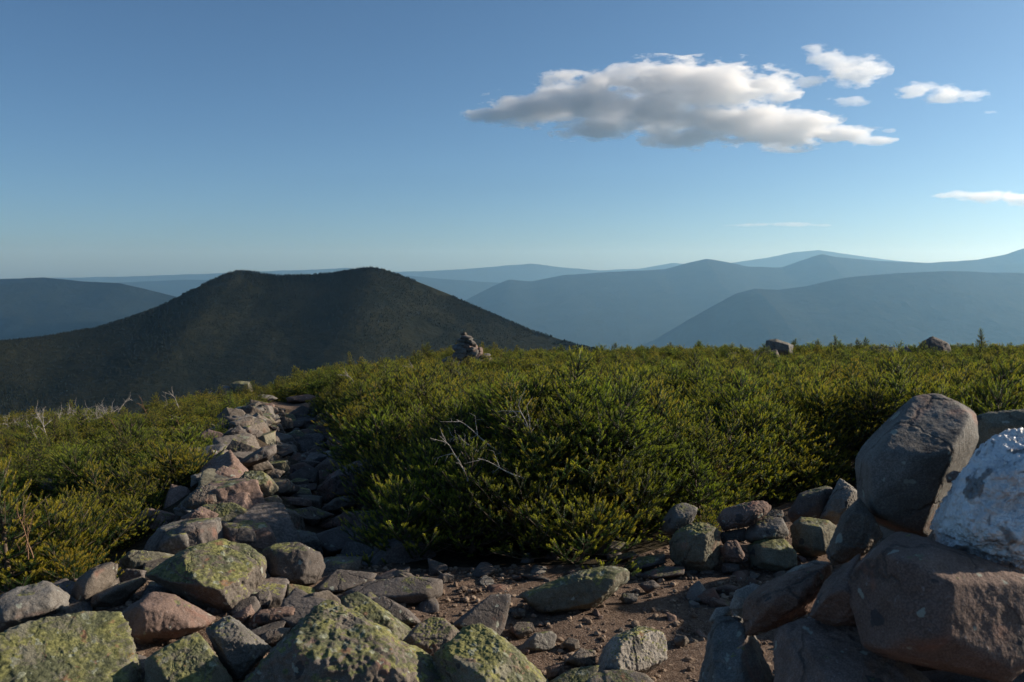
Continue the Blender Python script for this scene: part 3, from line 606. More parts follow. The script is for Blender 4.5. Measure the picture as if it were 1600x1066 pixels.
R('rock', 'buff rock sloping down from the ragged sunlit boulder toward the path', '453,795 487,792 524,804 503,815 487,825 477,814', 'b', 0.35, top=0.6, sub=6)
R('boulder', 'large smooth shaded boulder under the scrub at the right of the trail', '496,765 515,741 553,723 575,717 588,718 590,740 580,766 553,788 503,788', 'd', 0.15, top=0.35, right=0.1, sub=6, cat='boulder')
R('rock', 'brown rock with a lit corner in front of the large smooth shaded boulder', '500,795 523,778 548,773 558,783 554,793 528,804 500,803', 'b', 0.2, right=0.3, top=0.2)
R('slab', 'flat purplish stone with a patch of sun beside the buff rock', '493,823 536,802 552,816 543,825 510,830', 'p', 0.1, top=0.6)
R('slab', 'flat green slab lying behind the pink faced rock, left of the trail', '317,787 365,786 402,804 392,823 342,819 308,801', 'y', 0.75, top=0.8, sub=6)
R('rock', 'pink faced angular rock above the dark hollow', '281,810 314,791 343,803 338,818 305,829 290,820', 'p', 0.15, right=0.5, top=0.3, sub=6)
R('rock', 'grey rock with a pale edge line below the flat green slab', '340,814 392,821 416,835 416,852 387,857 337,843', 'd', 0.4, top=0.3)
R('boulder', 'dark boulder in shade under the pink faced rock', '250,845 290,817 337,816 340,847 310,869 260,872', 'd', 0.15, top=0.15, cat='boulder')
R('stone', 'tiny pink stone behind the block with the lichen top', '263,859 287,855 293,866 273,870', 'p', 0.1, sub=4)
R('rock', 'sharp dark rock below the ragged sunlit boulder', '412,825 434,828 458,847 419,851', 'd', 0.3)
R('rock', 'pale rock half buried in the scrub at the left', '54,766 73,747 104,751 90,772', 'g', 0.4, top=0.5)
for k, (px, py, w_, h_) in enumerate([(150, 742, 26, 9), (215, 716, 22, 8), (262, 700, 20, 8), (120, 690, 20, 6), (300, 676, 20, 8), (196, 668, 16, 5), (40, 720, 24, 8), (232, 652, 16, 5)]):
    R('rock', 'weathered grey stone showing through the low left scrub', '%d,%d %d,%d %d,%d %d,%d %d,%d %d,%d' % (px - w_, py, px - w_ * .5, py - h_, px + w_ * .3, py - h_ * 1.1, px + w_, py - h_ * .2, px + w_ * .7, py + h_, px - w_ * .6, py + h_), 'g', 0.4, top=0.6, group='stones in the left scrub')
# --- flat stones in the bed of the trail
for lab, p in [('wide flat stone in the shaded path at the foot of the scrub', '486,837 530,823 578,823 578,850 510,871'),
               ('long curved slab across the shaded path', '531,927 580,907 640,901 692,904 692,932 650,948 560,948'),
               ('grey slab just behind the mossy hump', '578,937 600,931 640,954 662,976 600,983'),
               ('broad slanting slab left of the long curved slab', '466,935 526,890 590,896 577,912 536,930'),
               ('smooth slab running from the path to the dirt', '703,978 767,929 800,929 784,994 773,1001'),
               ('flat slab high in the shaded trail', '437,655 472,633 486,640 481,657'),
               ('shaded slab where the trail bends', '420,662 477,656 479,670 425,673'),
               ('triangular dark slab in the middle of the trail', '430,709 452,698 461,707 442,716'),
               ('smooth dark slab on the right of the mid trail', '461,714 498,698 511,702 504,719 467,721'),
               ('stepped dark slab below the smooth mid trail slab', '450,744 477,728 499,732 499,757 452,755'),
               ('low dark slab beside the knobbly rock', '460,759 495,754 496,768 460,771')]:
    R('slab', lab, p, 'd', 0.15, top=0.8, rough=0.6, right=0.15, left=0.15, bot=0.1, sharp=22)
# --- skyline rocks
R('boulder', 'squarish dark boulder standing on the skyline among the scrub', '1196,532 1210,529 1241,539 1241,556 1221,559 1196,556', 'g', 0.2, D=31, top=0.15, right=0.2, cat='boulder')
R('rock', 'low rounded rock at the left foot of the squarish skyline boulder', '1188,550 1213,546 1220,560 1188,562', 'b', 0.1, D=30.5)
R('rock', 'small dark flat rock on the skyline, left of the squarish boulder', '1134,553 1150,550 1153,560 1134,561', 'd', 0.1, D=31)
R('boulder', 'low green lichened mound of rock on the skyline', '1346,551 1364,541 1397,542 1411,553 1400,562 1352,562', 'y', 0.8, D=31, top=0.6, cat='boulder')
R('stone', 'small dark stone between the lichened mound and the round skyline boulder', '1406,548 1416,541 1425,549 1418,556', 'd', 0.1, D=31)
R('boulder', 'dark rounded boulder alone on the skyline at the right', '1431,546 1442,534 1457,526 1481,536 1487,549 1472,560 1450,560', 'd', 0.15, D=31, right=0.3, top=0.2, cat='boulder')
R('slab', 'grey flat rock showing in the middle of the scrub', '853,583 890,582 892,595 855,596', 'g', 0.4, D=23, top=0.3)

# loose stones on the dirt, each its own object
def loose_stones():
    rng = random.Random(5); kinds = []
    for k in range(7):
        s = 0.05; r2 = random.Random(900 + k)
        pl = [(np.array([r2.gauss(0, 1), r2.gauss(0, 1), r2.gauss(0, 1.5)]), s * r2.uniform(.6, 1)) for _ in range(12)]
        V, F = polytope(pl, 4, 14, 900 + k, s); kinds.append(make_mesh('stone', V, F, M_ROCK))
    blocks = []
    for k in range(8):                                      # broken, squared off slabs
        r2 = random.Random(700 + k); s = 0.05; pl = []
        for ax in ((1, 0, 0), (-1, 0, 0), (0, 1, 0), (0, -1, 0), (0, 0, 1), (0, 0, -1)):
            pl.append((np.array(ax) + np.array([r2.gauss(0, .22) for _ in range(3)]), s * (r2.uniform(.85, 1.15) if ax[2] == 0 else r2.uniform(.38, .6))))
        for j in range(5): pl.append((np.array([r2.gauss(0, 1), r2.gauss(0, 1), r2.uniform(.1, 1)]), s * r2.uniform(.7, 1.0)))
        V, F = polytope(pl, 5, 60, 700 + k, s, 0.9); blocks.append(make_mesh('slab', V, F, M_ROCK))
    def lay(n, xr, yr, test, lo, hi, label, group, tints, lift):
        c = 0; got = []
        for tries in range(4000):
            if c >= n: break
            x = rng.uniform(*xr); y = rng.uniform(*yr)
            s = lo * (hi / lo) ** (rng.random() ** 1.3)
            if not test(x, y) or any(math.hypot(x - a, y - b) < .62 * (s + q) for a, b, q in got): continue
            got.append((x, y, s)); o = link('slab', rng.choice(blocks), None, (x, y, tz(x, y) + s * lift)); k = s / 0.05
            o.scale = (k * rng.uniform(.8, 1.3), k * rng.uniform(.7, 1.1), k * rng.uniform(.7, 1.15)); o.rotation_euler = (rng.gauss(0, .2), rng.gauss(0, .25), rng.uniform(0, 6.3))
            tag(o, label, 'slab', group); set_rock(o, rng.choice(tints), rng.uniform(0, .5), rng.randint(0, 9999)); c += 1
    lay(80, (-5.6, -0.7), (5.0, 18.5), lambda x, y: -0.55 < x - trail_x(y) < 0.55, .11, .26, 'dark broken slab bedded in the shaded trail', 'slabs paving the trail', 'ddgbp', .05)
    lay(60, (-6.2, -1.6), (4.7, 18.5), lambda x, y: -1.25 < x - trail_x(y) < -0.5, .11, .22, 'angular block jammed into the rocky left side of the trail', 'blocks along the trail edge', 'bgbyp', .10)
    lay(16, (-2.4, -0.4), (3.9, 5.0), lambda x, y: y < np.interp(x, YF[0], YF[1]), .10, .18, 'dark slab wedged low between the foreground boulders', 'slabs between the foreground boulders', 'ddb', .0)
    def drop(n, xr, yr, test, lo, hi, label, group, tints):
        c = 0
        while c < n:
            x = rng.uniform(*xr); y = rng.uniform(*yr)
            if not test(x, y): continue
            s = lo * (hi / lo) ** (rng.random() ** 1.8)
            o = link('stone', rng.choice(kinds), None, (x, y, tz(x, y) + s * 0.25)); k = s / 0.05
            o.scale = (k * rng.uniform(.8, 1.25), k * rng.uniform(.8, 1.25), k * rng.uniform(.6, 1.0)); o.rotation_euler = (rng.uniform(-.5, .5), rng.uniform(-.5, .5), rng.uniform(0, 6.3))
            tag(o, label, 'stone', group); set_rock(o, rng.choice(tints), rng.uniform(0, .15), rng.randint(0, 9999)); c += 1
    dirt = lambda x, y: y < np.interp(x, YF[0], YF[1]) - 0.05
    drop(110, (-0.1, 1.9), (3.2, 5.3), dirt, 0.014, 0.05, 'small loose stone lying on the brown dirt', 'small stones on the dirt', 'bbprg')
    bed = lambda x, y: abs(x - trail_x(y) - 0.05) < 0.5
    drop(34, (-5.5, -0.6), (4.9, 18), bed, 0.03, 0.10, 'dark stone in the shaded bed of the trail', 'stones in the trail bed', 'ddgb')
    edge = lambda x, y: -1.15 < x - trail_x(y) < -0.45
    drop(36, (-6, -1.6), (4.9, 18), edge, 0.05, 0.15, 'weathered stone filling the rocky left edge of the trail', 'stones along the trail edge', 'bgpd')
    near = lambda x, y: True
    drop(26, (-2.3, -0.3), (3.1, 4.9), near, 0.04, 0.085, 'dark stone filling the gaps between the foreground boulders', 'stones between the foreground boulders', 'ddb')
    drop(14, (-0.4, 0.9), (4.5, 5.2), lambda x, y: True, 0.02, 0.06, 'shaded stone at the foot of the scrub', 'stones at the foot of the scrub', 'ddg')
loose_stones()
def gravel():
    rng = np.random.default_rng(8); d, F = ico(2); N = 11000
    x = rng.uniform(-2.4, 2.6, N); y = rng.uniform(2.8, 6.2, N)
    far = rng.random(N) < 0.25; y = np.where(far, rng.uniform(5, 17, N), y); x = np.where(far, trail_x(y) + rng.uniform(-.5, .5, N), x)
    ok = ~scrub_mask(x, y); x, y = x[ok], y[ok]; N = len(x)
    s = 0.0035 * (0.021 / 0.0035) ** (rng.random(N) ** 1.7)
    V = d[None] * (1 + 0.45 * (rng.random((N, len(d), 1)) - .5)) * (s[:, None, None] * np.stack([rng.uniform(.7, 1.3, N), rng.uniform(.7, 1.3, N), rng.uniform(.5, .9, N)], -1)[:, None])
    V = V + np.stack([x, y, terrain(x, y) + s * .3], -1)[:, None]
    FF = (F[None] + (np.arange(N) * len(d))[:, None, None]).reshape(-1, 3)
    t = NT('gravel'); c = t.attr('tone').outputs['Fac']
    m = t.done(t.bsdf(t.mix(c, rgb(0.10, 0.066, 0.046), rgb(0.29, 0.215, 0.155)), 0.9))
    tag(link('gravel', make_mesh('gravel', V.reshape(-1, 3), FF, m, False, None, {'tone': np.repeat(rng.random(N), len(d))})), 'fine reddish brown gravel on the dirt', 'gravel', None, 'stuff')
gravel()

# the cairn of stacked stones on the skyline
def cairn():
    D = 30.0
    base = R('boulder', 'broad flat rock on the skyline carrying the stacked cairn', '684,566 700,557 740,556 764,556 774,566 760,578 690,578', 'g', 0.4, D=D, top=0.4, thick=1.3, cat='boulder')
    c = at_depth(731, 560, D + .35); root = empty('cairn', tuple(c)); tag(root, 'cairn of piled stones standing on the skyline before the dark hill', 'cairn')
    k = D / FPX
    S_ = [(718, 556, 13, 9), (733, 557, 13, 8), (747, 556, 9, 7), (722, 552, 10, 8), (740, 551, 9, 6), (719, 545, 12, 7), (734, 546, 11, 6), (724, 538, 9, 5), (737, 537, 9, 6), (730, 541, 9, 5), (722, 532, 8, 4.5), (732, 531, 7, 4), (728, 527, 9, 4), (726, 522, 6.5, 3.5), (730, 529, 7, 3),
          (744, 546, 5, 9), (750, 547, 4.5, 8.5), (757, 557, 9, 4), (712, 560, 8, 5)]
    for i, (px, py, rx, ry) in enumerate(S_):
        rnd = random.Random(i + 7); pl = [(np.array([rnd.gauss(0, 1), rnd.gauss(0, 1), rnd.gauss(0, 1)]), rnd.uniform(.75, 1)) for _ in range(14)]
        V, F = polytope(pl, 4, 18, 300 + i, 1.0); V = V / np.abs(V).max(0) * np.array([rx * k, max(rx, ry) * k * 0.95, ry * k]) * 1.1
        p = at_depth(px, py, D + .35 + rnd.uniform(-.12, .12))
        o = link('stone', make_mesh('stone', V, F, M_ROCK), root, tuple(p - c)); set_rock(o, rnd.choice('bgdp'), 0.2, i)
cairn()

# ------------------------------------------------------------------ spruce scrub and dead wood
class Acc:
    def __init__(s): s.v = []; s.f = []; s.m = []; s.t = []; s.n = 0
    def add(s, V, F, mat, tip):
        s.v.append(V); s.f.append(np.asarray(F) + s.n); s.m.append(np.full(len(F), mat)); s.t.append(np.broadcast_to(np.asarray(tip, float), (len(V),))); s.n += len(V)
    def mesh(s, name, mats, smooth=False):
        tri = [f for f in s.f]
        return make_mesh(name, np.concatenate(s.v), np.concatenate(tri), mats, smooth, np.concatenate(s.m), {'tip': np.concatenate(s.t)})
def tube(acc, pts, rad, sides, mat, tip=0.0):
    pts = np.asarray(pts, float); n = len(pts); rad = np.broadcast_to(np.asarray(rad, float), (n,))
    T = np.gradient(pts, axis=0); T /= np.linalg.norm(T, axis=1)[:, None] + 1e-9
    ref = np.array([0.3, 0.2, 1.0]) if abs(T[0, 2]) < 0.8 else np.array([1.0, 0.2, 0.1])
    A = np.cross(T, ref); A /= np.linalg.norm(A, axis=1)[:, None] + 1e-9; B = np.cross(T, A)
    a = np.arange(sides) / sides * 2 * math.pi
    V = (pts[:, None] + rad[:, None, None] * (np.cos(a)[None, :, None] * A[:, None] + np.sin(a)[None, :, None] * B[:, None])).reshape(-1, 3)
    i = np.arange(n - 1)[:, None] * sides; j = np.arange(sides)[None]; j2 = (j + 1) % sides
    q = np.stack([i + j, i + j2, i + sides + j2, i + sides + j], -1).reshape(-1, 4)
    F = np.concatenate([q[:, [0, 1, 2]], q[:, [0, 2, 3]]]); acc.add(V, F, mat, tip)
def shoot(acc, rng, a, d, ln, fresh=1.0, dens=1.0, nl=0.0125):
    """a twig set all round with needles; the outer part is this year's paler growth"""
    d = d / (np.linalg.norm(d) + 1e-9); n = max(4, int(ln / 0.0052 * dens)); per = 5
    side = np.cross(d, [0.2, 0.1, 1.0]); side /= np.linalg.norm(side) + 1e-9; up = np.cross(side, d)
    s = np.repeat(np.linspace(0.04, 1.0, n), per); N = len(s)
    ang = rng.random(N) * 2 * math.pi
    rad = np.cos(ang)[:, None] * side + np.sin(ang)[:, None] * up; rad = rad + np.array([0, 0, 0.25])
    bend = np.array([0, 0, 1.0]) * 0.10 * ln
    P = a + d * (s * ln)[:, None] + bend * (s ** 2)[:, None]
    L = nl * (0.75 + 0.5 * rng.random(N)) * (1 - 0.35 * np.maximum(0, s - 0.8) / 0.2)
    nd = rad * 0.78 + d * (0.45 + 0.5 * s[:, None]); nd /= np.linalg.norm(nd, axis=1)[:, None]
    w = np.cross(nd, d); w /= np.linalg.norm(w, axis=1)[:, None] + 1e-9; w = w * 0.0019
    V = np.stack([P - w, P + w, P + nd * L[:, None]], 1).reshape(-1, 3)
    tip = np.repeat(np.clip((s - 0.45) / 0.35, 0, 1) * fresh, 3)
    acc.add(V, np.arange(N * 3).reshape(-1, 3), 0, tip)
    tube(acc, [a, a + d * ln * .5 + bend * .25, a + d * ln * .93 + bend], [0.0018, 0.0014, 0.0008], 3, 1)
def spruce(seed, H, Rr, step, top_bare=0.0, whorl=6, lean=(0.0, 0.0), low=0.08, dens=1.0, open_=1.0):
    """returns trunk mesh and crown mesh of one small spruce H metres tall and about Rr in half width"""
    rng = np.random.default_rng(seed); tr = Acc(); cr = Acc()
    n = 9; hs = np.linspace(0, 1, n); wob = np.cumsum(rng.normal(0, 0.012, (n, 2)), 0) * H
    axis = np.stack([hs * lean[0] * H + wob[:, 0], hs * lean[1] * H + wob[:, 1], hs * H], 1)
    tube(tr, axis, 0.016 * (H / .6) * (1 - 0.85 * hs) + 0.0015, 6, 0)
    at = lambda h: np.array([np.interp(h, hs, axis[:, k]) for k in range(3)])
    h = low
    while h < 0.97:
        Lh = (Rr * (1 - h) ** 0.72 + 0.05)
        nb = whorl if h < .8 else 4
        ph = rng.random() * 6.28
        for k in range(nb):
            az = ph + k / nb * 6.28 + rng.normal(0, .25); L = Lh * rng.uniform(.65, 1.15)
            el = 0.22 + 0.75 * h ** 1.5 + rng.normal(0, .12)
            dv = np.array([math.cos(az) * math.cos(el), math.sin(az) * math.cos(el), math.sin(el)])
            m = max(3, int(L / 0.05)); s = np.linspace(0, 1, m)
            o = at(h); pts = o + dv * (s * L)[:, None] + np.array([0, 0, 1.0]) * (L * (0.28 * s ** 2 - 0.10 * s))[:, None] + np.cumsum(rng.normal(0, .004, (m, 3)), 0)
            tube(cr, pts, np.linspace(0.0045, 0.0015, m) * (H / .6) ** .5, 4, 1)
            pos = 0.14 * L if h < .5 else 0.05 * L; sd_ = 1
            while pos < L - 0.02:
                q = np.array([np.interp(pos / L, s, pts[:, j]) for j in range(3)]); q2 = np.array([np.interp(min(1, pos / L + .1), s, pts[:, j]) for j in range(3)])
                fw = q2 - q; fw /= np.linalg.norm(fw) + 1e-9; sdv = np.cross(fw, [0, 0, 1.0]); sdv /= np.linalg.norm(sdv) + 1e-9
                ln = float(np.clip(0.55 * (L - pos) + 0.02, 0.035, 0.13)) * rng.uniform(.75, 1.2)
                dd = fw * 0.72 + sdv * sd_ * 0.70 + np.array([0, 0, rng.normal(.38, .18)])
                if rng.random() < open_: shoot(cr, rng, q, dd, ln, rng.uniform(.55, 1.0), dens)
                if ln > .085 and rng.random() < .8:
                    for s2 in (-1, 1): shoot(cr, rng, q + dd / np.linalg.norm(dd) * ln * .45, dd * .7 + fw * .4 * s2 + np.array([0, 0, .18]), ln * .5, rng.uniform(.6, 1), dens)
                sd_ = -sd_; pos += step * rng.uniform(.75, 1.25)
            shoot(cr, rng, pts[-2], pts[-1] - pts[-2] + np.array([0, 0, .01]), 0.075, 1.0, dens)
        h += 0.062 / H * rng.uniform(.8, 1.2)
    for k in range(3):
        shoot(cr, rng, at(1.0 - .04 * k), np.array([rng.normal(0, .25 * k), rng.normal(0, .25 * k), 1.0]), 0.09, 1.0, dens)
    tm = tr.mesh('trunk', [M_BARK], True); cm = cr.mesh('crown', [M_SPRUCE, M_BARK])
    return tm, cm
KINDS = [spruce(1, .36, .42, .046, whorl=7, lean=(-.15, .0)), spruce(2, .50, .33, .048, whorl=6, lean=(-.08, .05)), spruce(3, .30, .46, .046, whorl=7, lean=(-.25, -.05)),
         spruce(4, .58, .30, .050, whorl=6, lean=(-.1, 0)), spruce(5, .40, .42, .055, whorl=6, lean=(-.1, .1), open_=.85), spruce(6, .95, .27, .05, whorl=5, low=.10)]
def shrub(name, label, kind, px, py, scale, D=None, rot=0.0, dz=-0.03, tilt=0.0, group=None, top=False):
    if D is None: D = ground_hit(px, py)
    x = (px - 800) / FPX * D * 1.0 / (CP + (533 - py) / FPX * SP)
    root = empty(name, (x, D, tz(x, D) + dz)); root.rotation_euler = (tilt, 0, rot); root.scale = (scale,) * 3
    tag(root, label, 'spruce', group)
    link('trunk', KINDS[kind][0], root); return link('crown', KINDS[kind][1], root)
SRC = [shrub('dwarf_spruce', 'broad dwarf spruce at the near corner of the scrub beside the trail', 0, 640, 850, 1.25, D=5.25, rot=.4),
       shrub('dwarf_spruce', 'yellow tipped dwarf spruce with a bare trunk at the front of the scrub', 1, 735, 850, 1.35, D=5.3, rot=1.7),
       shrub('dwarf_spruce', 'low spreading dwarf spruce hanging over the dirt, middle of the scrub front', 2, 905, 880, 1.15, D=5.0, rot=2.6),
       shrub('dwarf_spruce', 'taller dwarf spruce in front of the stacked stones, at the scrub edge', 3, 1095, 830, 0.95, D=5.7, rot=.9),
       shrub('dwarf_spruce', 'thin openly branched dwarf spruce just above the pink rounded rock', 4, 1190, 770, 1.1, D=6.7, rot=3.3),
       shrub('young_spruce', 'lone young spruce with a pointed spire on the skyline at the right', 5, 1534, 560, 1.15, D=29.5, rot=.3, dz=.15)]
for lab, k, px, D, sc in [('small spruce leader poking up above the scrub at the left skyline corner', 5, 550, 24, 0.95), ('short spruce tip standing just right of the cairn', 5, 790, 29, 0.75),
                          ('scraggy spruce tips on the skyline right of the squarish boulder', 5, 1305, 30, 1.0), ('slender spruce tip left of the squarish skyline boulder', 5, 1160, 30.5, .75),
                          ('small spruce tip on the skyline where the dark hill meets the scrub', 5, 935, 29, .7), ('spruce tip on the skyline left of the cairn', 5, 622, 26, .7)]:
    shrub('young_spruce', lab, k, px, 560, sc, D=D, rot=px * .7, dz=.05)
shrub('dwarf_spruce', 'near golden green spruce at the left edge with two bare reddish stems', 1, 14, 900, 1.4, D=4.6, rot=.5)
shrub('dwarf_spruce', 'spruce spray leaning out over the rounded brown rock at the left', 2, 120, 905, .72, D=4.6, rot=1.2)
shrub('dwarf_spruce', 'full golden spruce low at the left edge behind the dark grey rock', 0, 85, 900, 1.2, D=4.85, rot=2.2)
shrub('dwarf_spruce', 'little spruce sprig growing out between the oval rock and the pink rounded rock', 1, 1105, 812, .42, D=5.15, rot=1.2, dz=.05)

def scatter_scrub():
    rng = np.random.default_rng(12); PX = []; 
    y = 1.0
    while y < 46:
        sp = 0.205 + 0.0085 * max(0, y - 6); half = max(y * 0.66 + 2.0, 7.0)
        x = np.arange(-half, half, sp); x = x + rng.uniform(-.5, .5, len(x)) * sp; yy = y + rng.uniform(-.5, .5, len(x)) * sp
        PX.append(np.stack([x, yy], 1)); y += sp * 0.92
    P = np.concatenate(PX); x, y = P[:, 0], P[:, 1]
    e = 0.16
    ok = scrub_mask(x, y) & scrub_mask(x - e, y) & scrub_mask(x + e, y) & scrub_mask(x, y - e)
    yc = 21 + 15 * sstep(-9, -2, x); ok &= y < yc + 9
    gap = fbm2(x * .45 + 4, y * .45, 3, 55); ok &= gap > np.where(x < trail_x(y), -0.15, -0.22)
    # keep the bare rocks clear
    clear = np.ones(len(x))
    for o in list(bpy.data.objects):
        if o.get('category') in ('rock', 'boulder', 'cairn') and o.location.y > 4.4:
            rr = .6 if o.type != 'MESH' else max(abs(v.co.x) for v in o.data.vertices)
            dx = x - o.location.x; dy = y - o.location.y
            if o.location.y > 5.5: clear = np.where((np.abs(dx) < rr * 1.05) & (dy > -1.2 - 2.2 * (o.location.y > 17)) & (dy < rr), .30, clear)
            ok &= np.hypot(dx, dy) > rr * (0.8 if o.location.y < 18 else .9)
    clear = clear[ok]
    x, y = x[ok], y[ok]; N = len(x)
    # the mat's upper surface: knee high, wind clipped, swelling and sinking, lower along its margins
    left = x < trail_x(y)
    edge = np.ones(N)
    for k in range(8):
        for r_ in (.2, .4, .65): edge = np.minimum(edge, np.where(scrub_mask(x + r_ * math.cos(k * .785), y + r_ * math.sin(k * .785)), 1.0, r_ / .85))
    big = fbm2(x * .62, y * .62, 3, 21); mid = fbm2(x * 1.9, y * 1.9, 2, 22)
    hc = np.where(left, .12, .60 - .38 * sstep(8, 18, y)) * (1 + 0.95 * big + 0.55 * mid)
    hc = np.where((x - trail_x(y) > 0) & (x - trail_x(y) < 1.3) & (y > 5.2) & (y < 20), hc * .66, hc)
    hc = np.minimum(hc, np.interp(y, [6, 11], [.76, .38])); hc = np.maximum(hc, .07) * (0.45 + 0.55 * edge) * clear
    under = rng.random(N) < np.where(edge < .8, .55, .28)
    sc = np.clip(np.where(left, .66, 1.08) + rng.normal(0, .20, N), .40, 1.6) * (.55 + .45 * clear)
    z = terrain(x, y) + np.where(under, -.05 + .3 * hc * rng.random(N), hc - .24 * sc + .03 * rng.normal(0, 1, N))
    kind = rng.choice(6, N, p=[.30, .15, .26, .08, .20, .01])
    sc = np.where(kind == 5, .5 + .2 * rng.random(N), sc)
    rot = np.stack([rng.normal(0, .16, N), rng.normal(-.04, .16, N), rng.random(N) * 6.28], 1)
    me = bpy.data.meshes.new('spruce_scrub'); me.vertices.add(N); me.vertices.foreach_set('co', np.stack([x, y, z], 1).astype(np.float32).ravel())
    for nm, tp, key, v in (('turn', 'FLOAT_VECTOR', 'vector', rot), ('size', 'FLOAT', 'value', sc), ('sort', 'INT', 'value', kind)):
        at = me.attributes.new(nm, tp, 'POINT'); at.data.foreach_set(key, np.asarray(v, np.int32 if tp == 'INT' else np.float32).ravel())
    o = link('spruce_scrub', me); tag(o, 'dense knee high mat of dwarf spruce covering the summit', 'scrub', None, 'stuff')
    ng = bpy.data.node_groups.new('scrub_growth', 'GeometryNodeTree')
    ng.interface.new_socket('Geometry', in_out='INPUT', socket_type='NodeSocketGeometry'); ng.interface.new_socket('Geometry', in_out='OUTPUT', socket_type='NodeSocketGeometry')
    gi = ng.nodes.new('NodeGroupInput'); go = ng.nodes.new('NodeGroupOutput'); join = ng.nodes.new('GeometryNodeJoinGeometry')
    def named(nm, typ):
        a = ng.nodes.new('GeometryNodeInputNamedAttribute'); a.data_type = typ; a.inputs[0].default_value = nm; return a.outputs[0]
    aT, aS, aK = named('turn', 'FLOAT_VECTOR'), named('size', 'FLOAT'), named('sort', 'INT')
    for k, src in enumerate(SRC):
        oi = ng.nodes.new('GeometryNodeObjectInfo'); oi.inputs[0].default_value = src; oi.inputs[1].default_value = True; oi.transform_space = 'ORIGINAL'
        cmp_ = ng.nodes.new('FunctionNodeCompare'); cmp_.data_type = 'INT'; cmp_.operation = 'EQUAL'; ng.links.new(aK, cmp_.inputs[2]); cmp_.inputs[3].default_value = k
        iop = ng.nodes.new('GeometryNodeInstanceOnPoints')
        ng.links.new(gi.outputs[0], iop.inputs['Points']); ng.links.new(cmp_.outputs[0], iop.inputs['Selection']); ng.links.new(oi.outputs['Geometry'], iop.inputs['Instance'])
        ng.links.new(aT, iop.inputs['Rotation']); ng.links.new(aS, iop.inputs['Scale']); ng.links.new(iop.outputs[0], join.inputs[0])
    ng.links.new(join.outputs[0], go.inputs[0])
    md = o.modifiers.new('growth', 'NODES'); md.node_group = ng
    print('scrub plants', N, 'tris', [len(s.data.polygons) for s in SRC])
scatter_scrub()

# dead, bleached branches standing out of the scrub
def dead_mesh(seed, L, mat, curve=.25, forks=5):
    rng = np.random.default_rng(seed); acc = Acc()
    def grow(p, d, ln, r, depth):
        n = max(3, int(ln / .05)); pts = [p]; dd = d / np.linalg.norm(d)
        for i in range(n):
            dd = dd + rng.normal(0, curve * .35, 3); dd /= np.linalg.norm(dd); pts.append(pts[-1] + dd * ln / n)
        pts = np.array(pts); tube(acc, pts, np.linspace(r, r * .35, n + 1), 5, 0)
        if depth < 2:
            for k in range(forks if depth == 0 else 2):
                i = rng.integers(n // 3, n + 1); ax = rng.normal(0, 1, 3); grow(pts[i], dd * .6 + ax * .6, ln * rng.uniform(.2, .5), r * .5, depth + 1)
    grow(np.zeros(3), np.array([0.0, 0, 1]), L, 0.011 * (L / .6) ** .6, 0)
    return acc.mesh('dead_branch', [mat], True)
DEAD = [dead_mesh(1, .6, M_DEAD, .2, 7), dead_mesh(2, .5, M_DEAD, .35, 6), dead_mesh(3, .75, M_DEAD, .15, 3), dead_mesh(4, .6, M_DEADBROWN, .3, 6)]
def dead(label, k, px, py, D, ang, sc, fwd=0.0, group=None):
    """base at the pixel, D metres off; ang: degrees clockwise from upright as seen from the path"""
    p = at_depth(px, py, D); o = link('dead_branch', DEAD[k], None, tuple(p)); o.rotation_euler = (fwd, math.radians(ang), 0); o.scale = (sc,) * 3
    tag(o, label, 'dead branch', group); return o
dead('bare grey trunk with twigs at the scrub front, under the yellow tips', 1, 731, 752, 5.15, -12, .55)
dead('bare dark stem standing right of the fallen pale branch at the scrub front', 0, 840, 735, 5.6, -8, .75)
dead('fallen pale branch sloping across the front of the scrub', 2, 782, 708, 5.6, -57, .5)
dead('second thin pale branch just below the fallen one', 0, 748, 707, 5.5, -50, .35)
dead('pale horizontal branch low on the scrub front', 2, 818, 748, 5.2, -70, .42)
dead('thin pale branch slanting in the scrub above the fallen pale branch', 0, 803, 674, 7.4, -30, .45)
dead('slanting white branch in the scrub, left of the middle rock', 0, 738, 618, 14, -25, .95)
dead('slanting pale branch in the scrub near the right stack', 2, 1240, 718, 7.8, -62, .6)
dead('silvery forked branch in the mid scrub on the right', 1, 1352, 643, 14, -60, 1.0)
dead('silvery branch lying by the forked one', 2, 1340, 636, 14.5, -52, .9)
dead('long bleached branch in the scrub, right of centre', 2, 1018, 690, 9, -38, .6)
dead('bleached branch close by the long one, right of centre', 0, 1000, 672, 10, -40, .7)
dead('short white upright snag in the scrub, right of centre', 0, 1113, 686, 9, 3, .25)
dead('white driftwood like tangle in the right scrub', 1, 1150, 610, 20, 55, 1.6)
dead('second stick of the white tangle in the right scrub', 1, 1185, 606, 20.5, -70, 1.5)
dead('bare slanting stem in the scrub under the dark hill\'s right slope', 0, 1108, 700, 8.6, -35, .55)
dead('pale twig among the left scrub near the trail head', 1, 285, 657, 17, -5, 1.1)
dead('thin bare twig standing in the left scrub', 0, 77, 698, 12, -14, .9)
dead('shorter bare twig beside the thin one in the left scrub', 0, 62, 694, 12, -25, .6)
dead('pale twiggy branch at the edge of the left scrub by the rocks', 1, 255, 770, 8, 60, .8)
dead('reddish bare stem at the left edge, taller of two', 3, 52, 872, 4.35, -10, .42)
dead('reddish bare stem at the left edge, shorter of two', 3, 44, 874, 4.4, 6, .36)
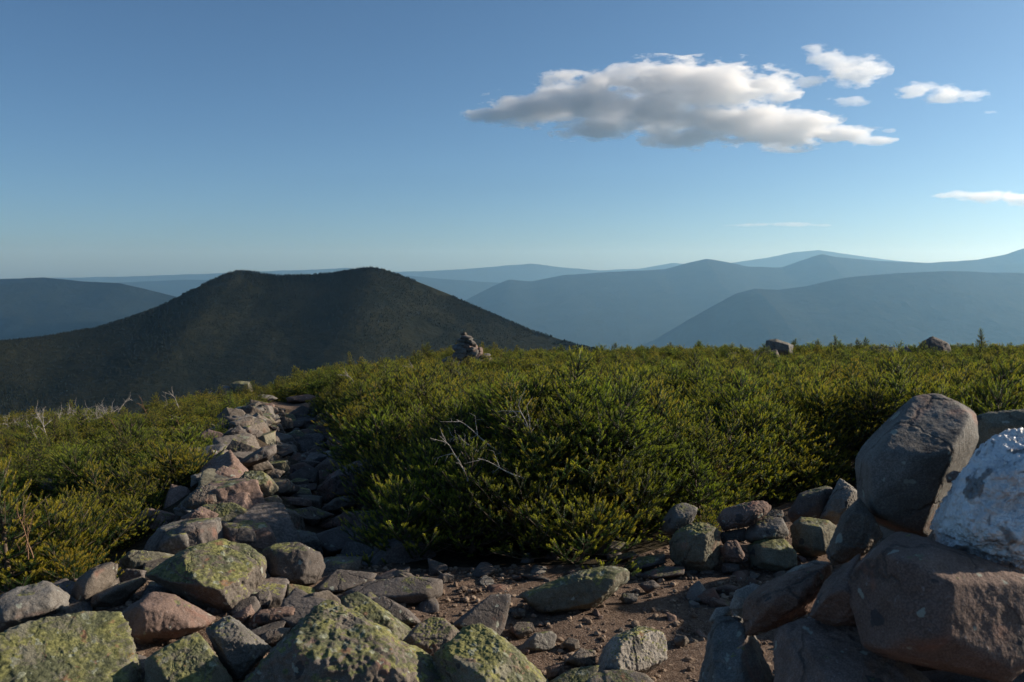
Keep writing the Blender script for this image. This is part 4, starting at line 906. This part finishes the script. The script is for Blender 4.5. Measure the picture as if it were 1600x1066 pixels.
dead('bare grey stem at the left of the right hand scrub, near the top', 1, 570, 622, 15, -20, 1.0)
dead('grey forked stick at the top of the scrub below the cairn', 1, 672, 612, 17, -18, 1.2)
dead('dead upright twig in the scrub below the lone young spruce', 0, 1478, 655, 14, 0, 1.0)
rg = random.Random(3)
for i in range(110):
    px = rg.uniform(0, 168); D = rg.uniform(17.5, 20.5); x = (px - 800) / FPX * D
    o = link('dead_branch', DEAD[rg.choice((0, 1, 1, 2))], None, (x, D, tz(x, D) + .10)); o.rotation_euler = (rg.uniform(-.6, .6), rg.uniform(-1.2, .9), rg.uniform(0, 6)); o.scale = (rg.uniform(.35, .6),) * 3
    tag(o, 'pale dead branch in the grey thicket at the left skyline', 'dead branch', 'dead branches of the grey thicket')
for i in range(110):
    y = rg.uniform(5.6, 30); x = rg.uniform(-.5 * y, .6 * y)
    if not scrub_mask(np.array([x]), np.array([y]))[0]: continue
    o = link('dead_branch', DEAD[rg.choice((0, 1, 2, 3))], None, (x, y, tz(x, y) + .12)); o.rotation_euler = (rg.uniform(-.6, .6), rg.uniform(-1.0, .4), rg.uniform(0, 6)); s = rg.uniform(.4, .8) ; o.scale = (s,) * 3
    tag(o, 'thin dead branch caught in the spruce scrub', 'dead branch', 'dead branches in the scrub')

# ------------------------------------------------------------------ the air between the mountains
def build_haze():
    me = bpy.data.meshes.new('haze'); bm = bmesh.new(); bmesh.ops.create_cube(bm, size=1.0)
    x0, x1, y0, y1, z0, z1 = -30000, 30000, -4000, 27500, VALLEY - 80, 760
    for v in bm.verts: v.co = Vector((x0 if v.co.x < 0 else x1, y0 if v.co.y < 0 else y1, z0 if v.co.z < 0 else z1))
    bm.to_mesh(me); bm.free()
    t = NT('thin_air'); k = t.n('ShaderNodeVolumePrincipled', {'Color': rgb(0.33, 0.66, 1.0), 'Density': 4.3e-5, 'Anisotropy': 0.45, 'Absorption Color': rgb(1, 1, 1)})
    me.materials.append(t.done(None, k.outputs[0]))
    tag(link('haze', me), 'thin blue haze filling the air between the mountains', 'haze', None, 'stuff')
build_haze()
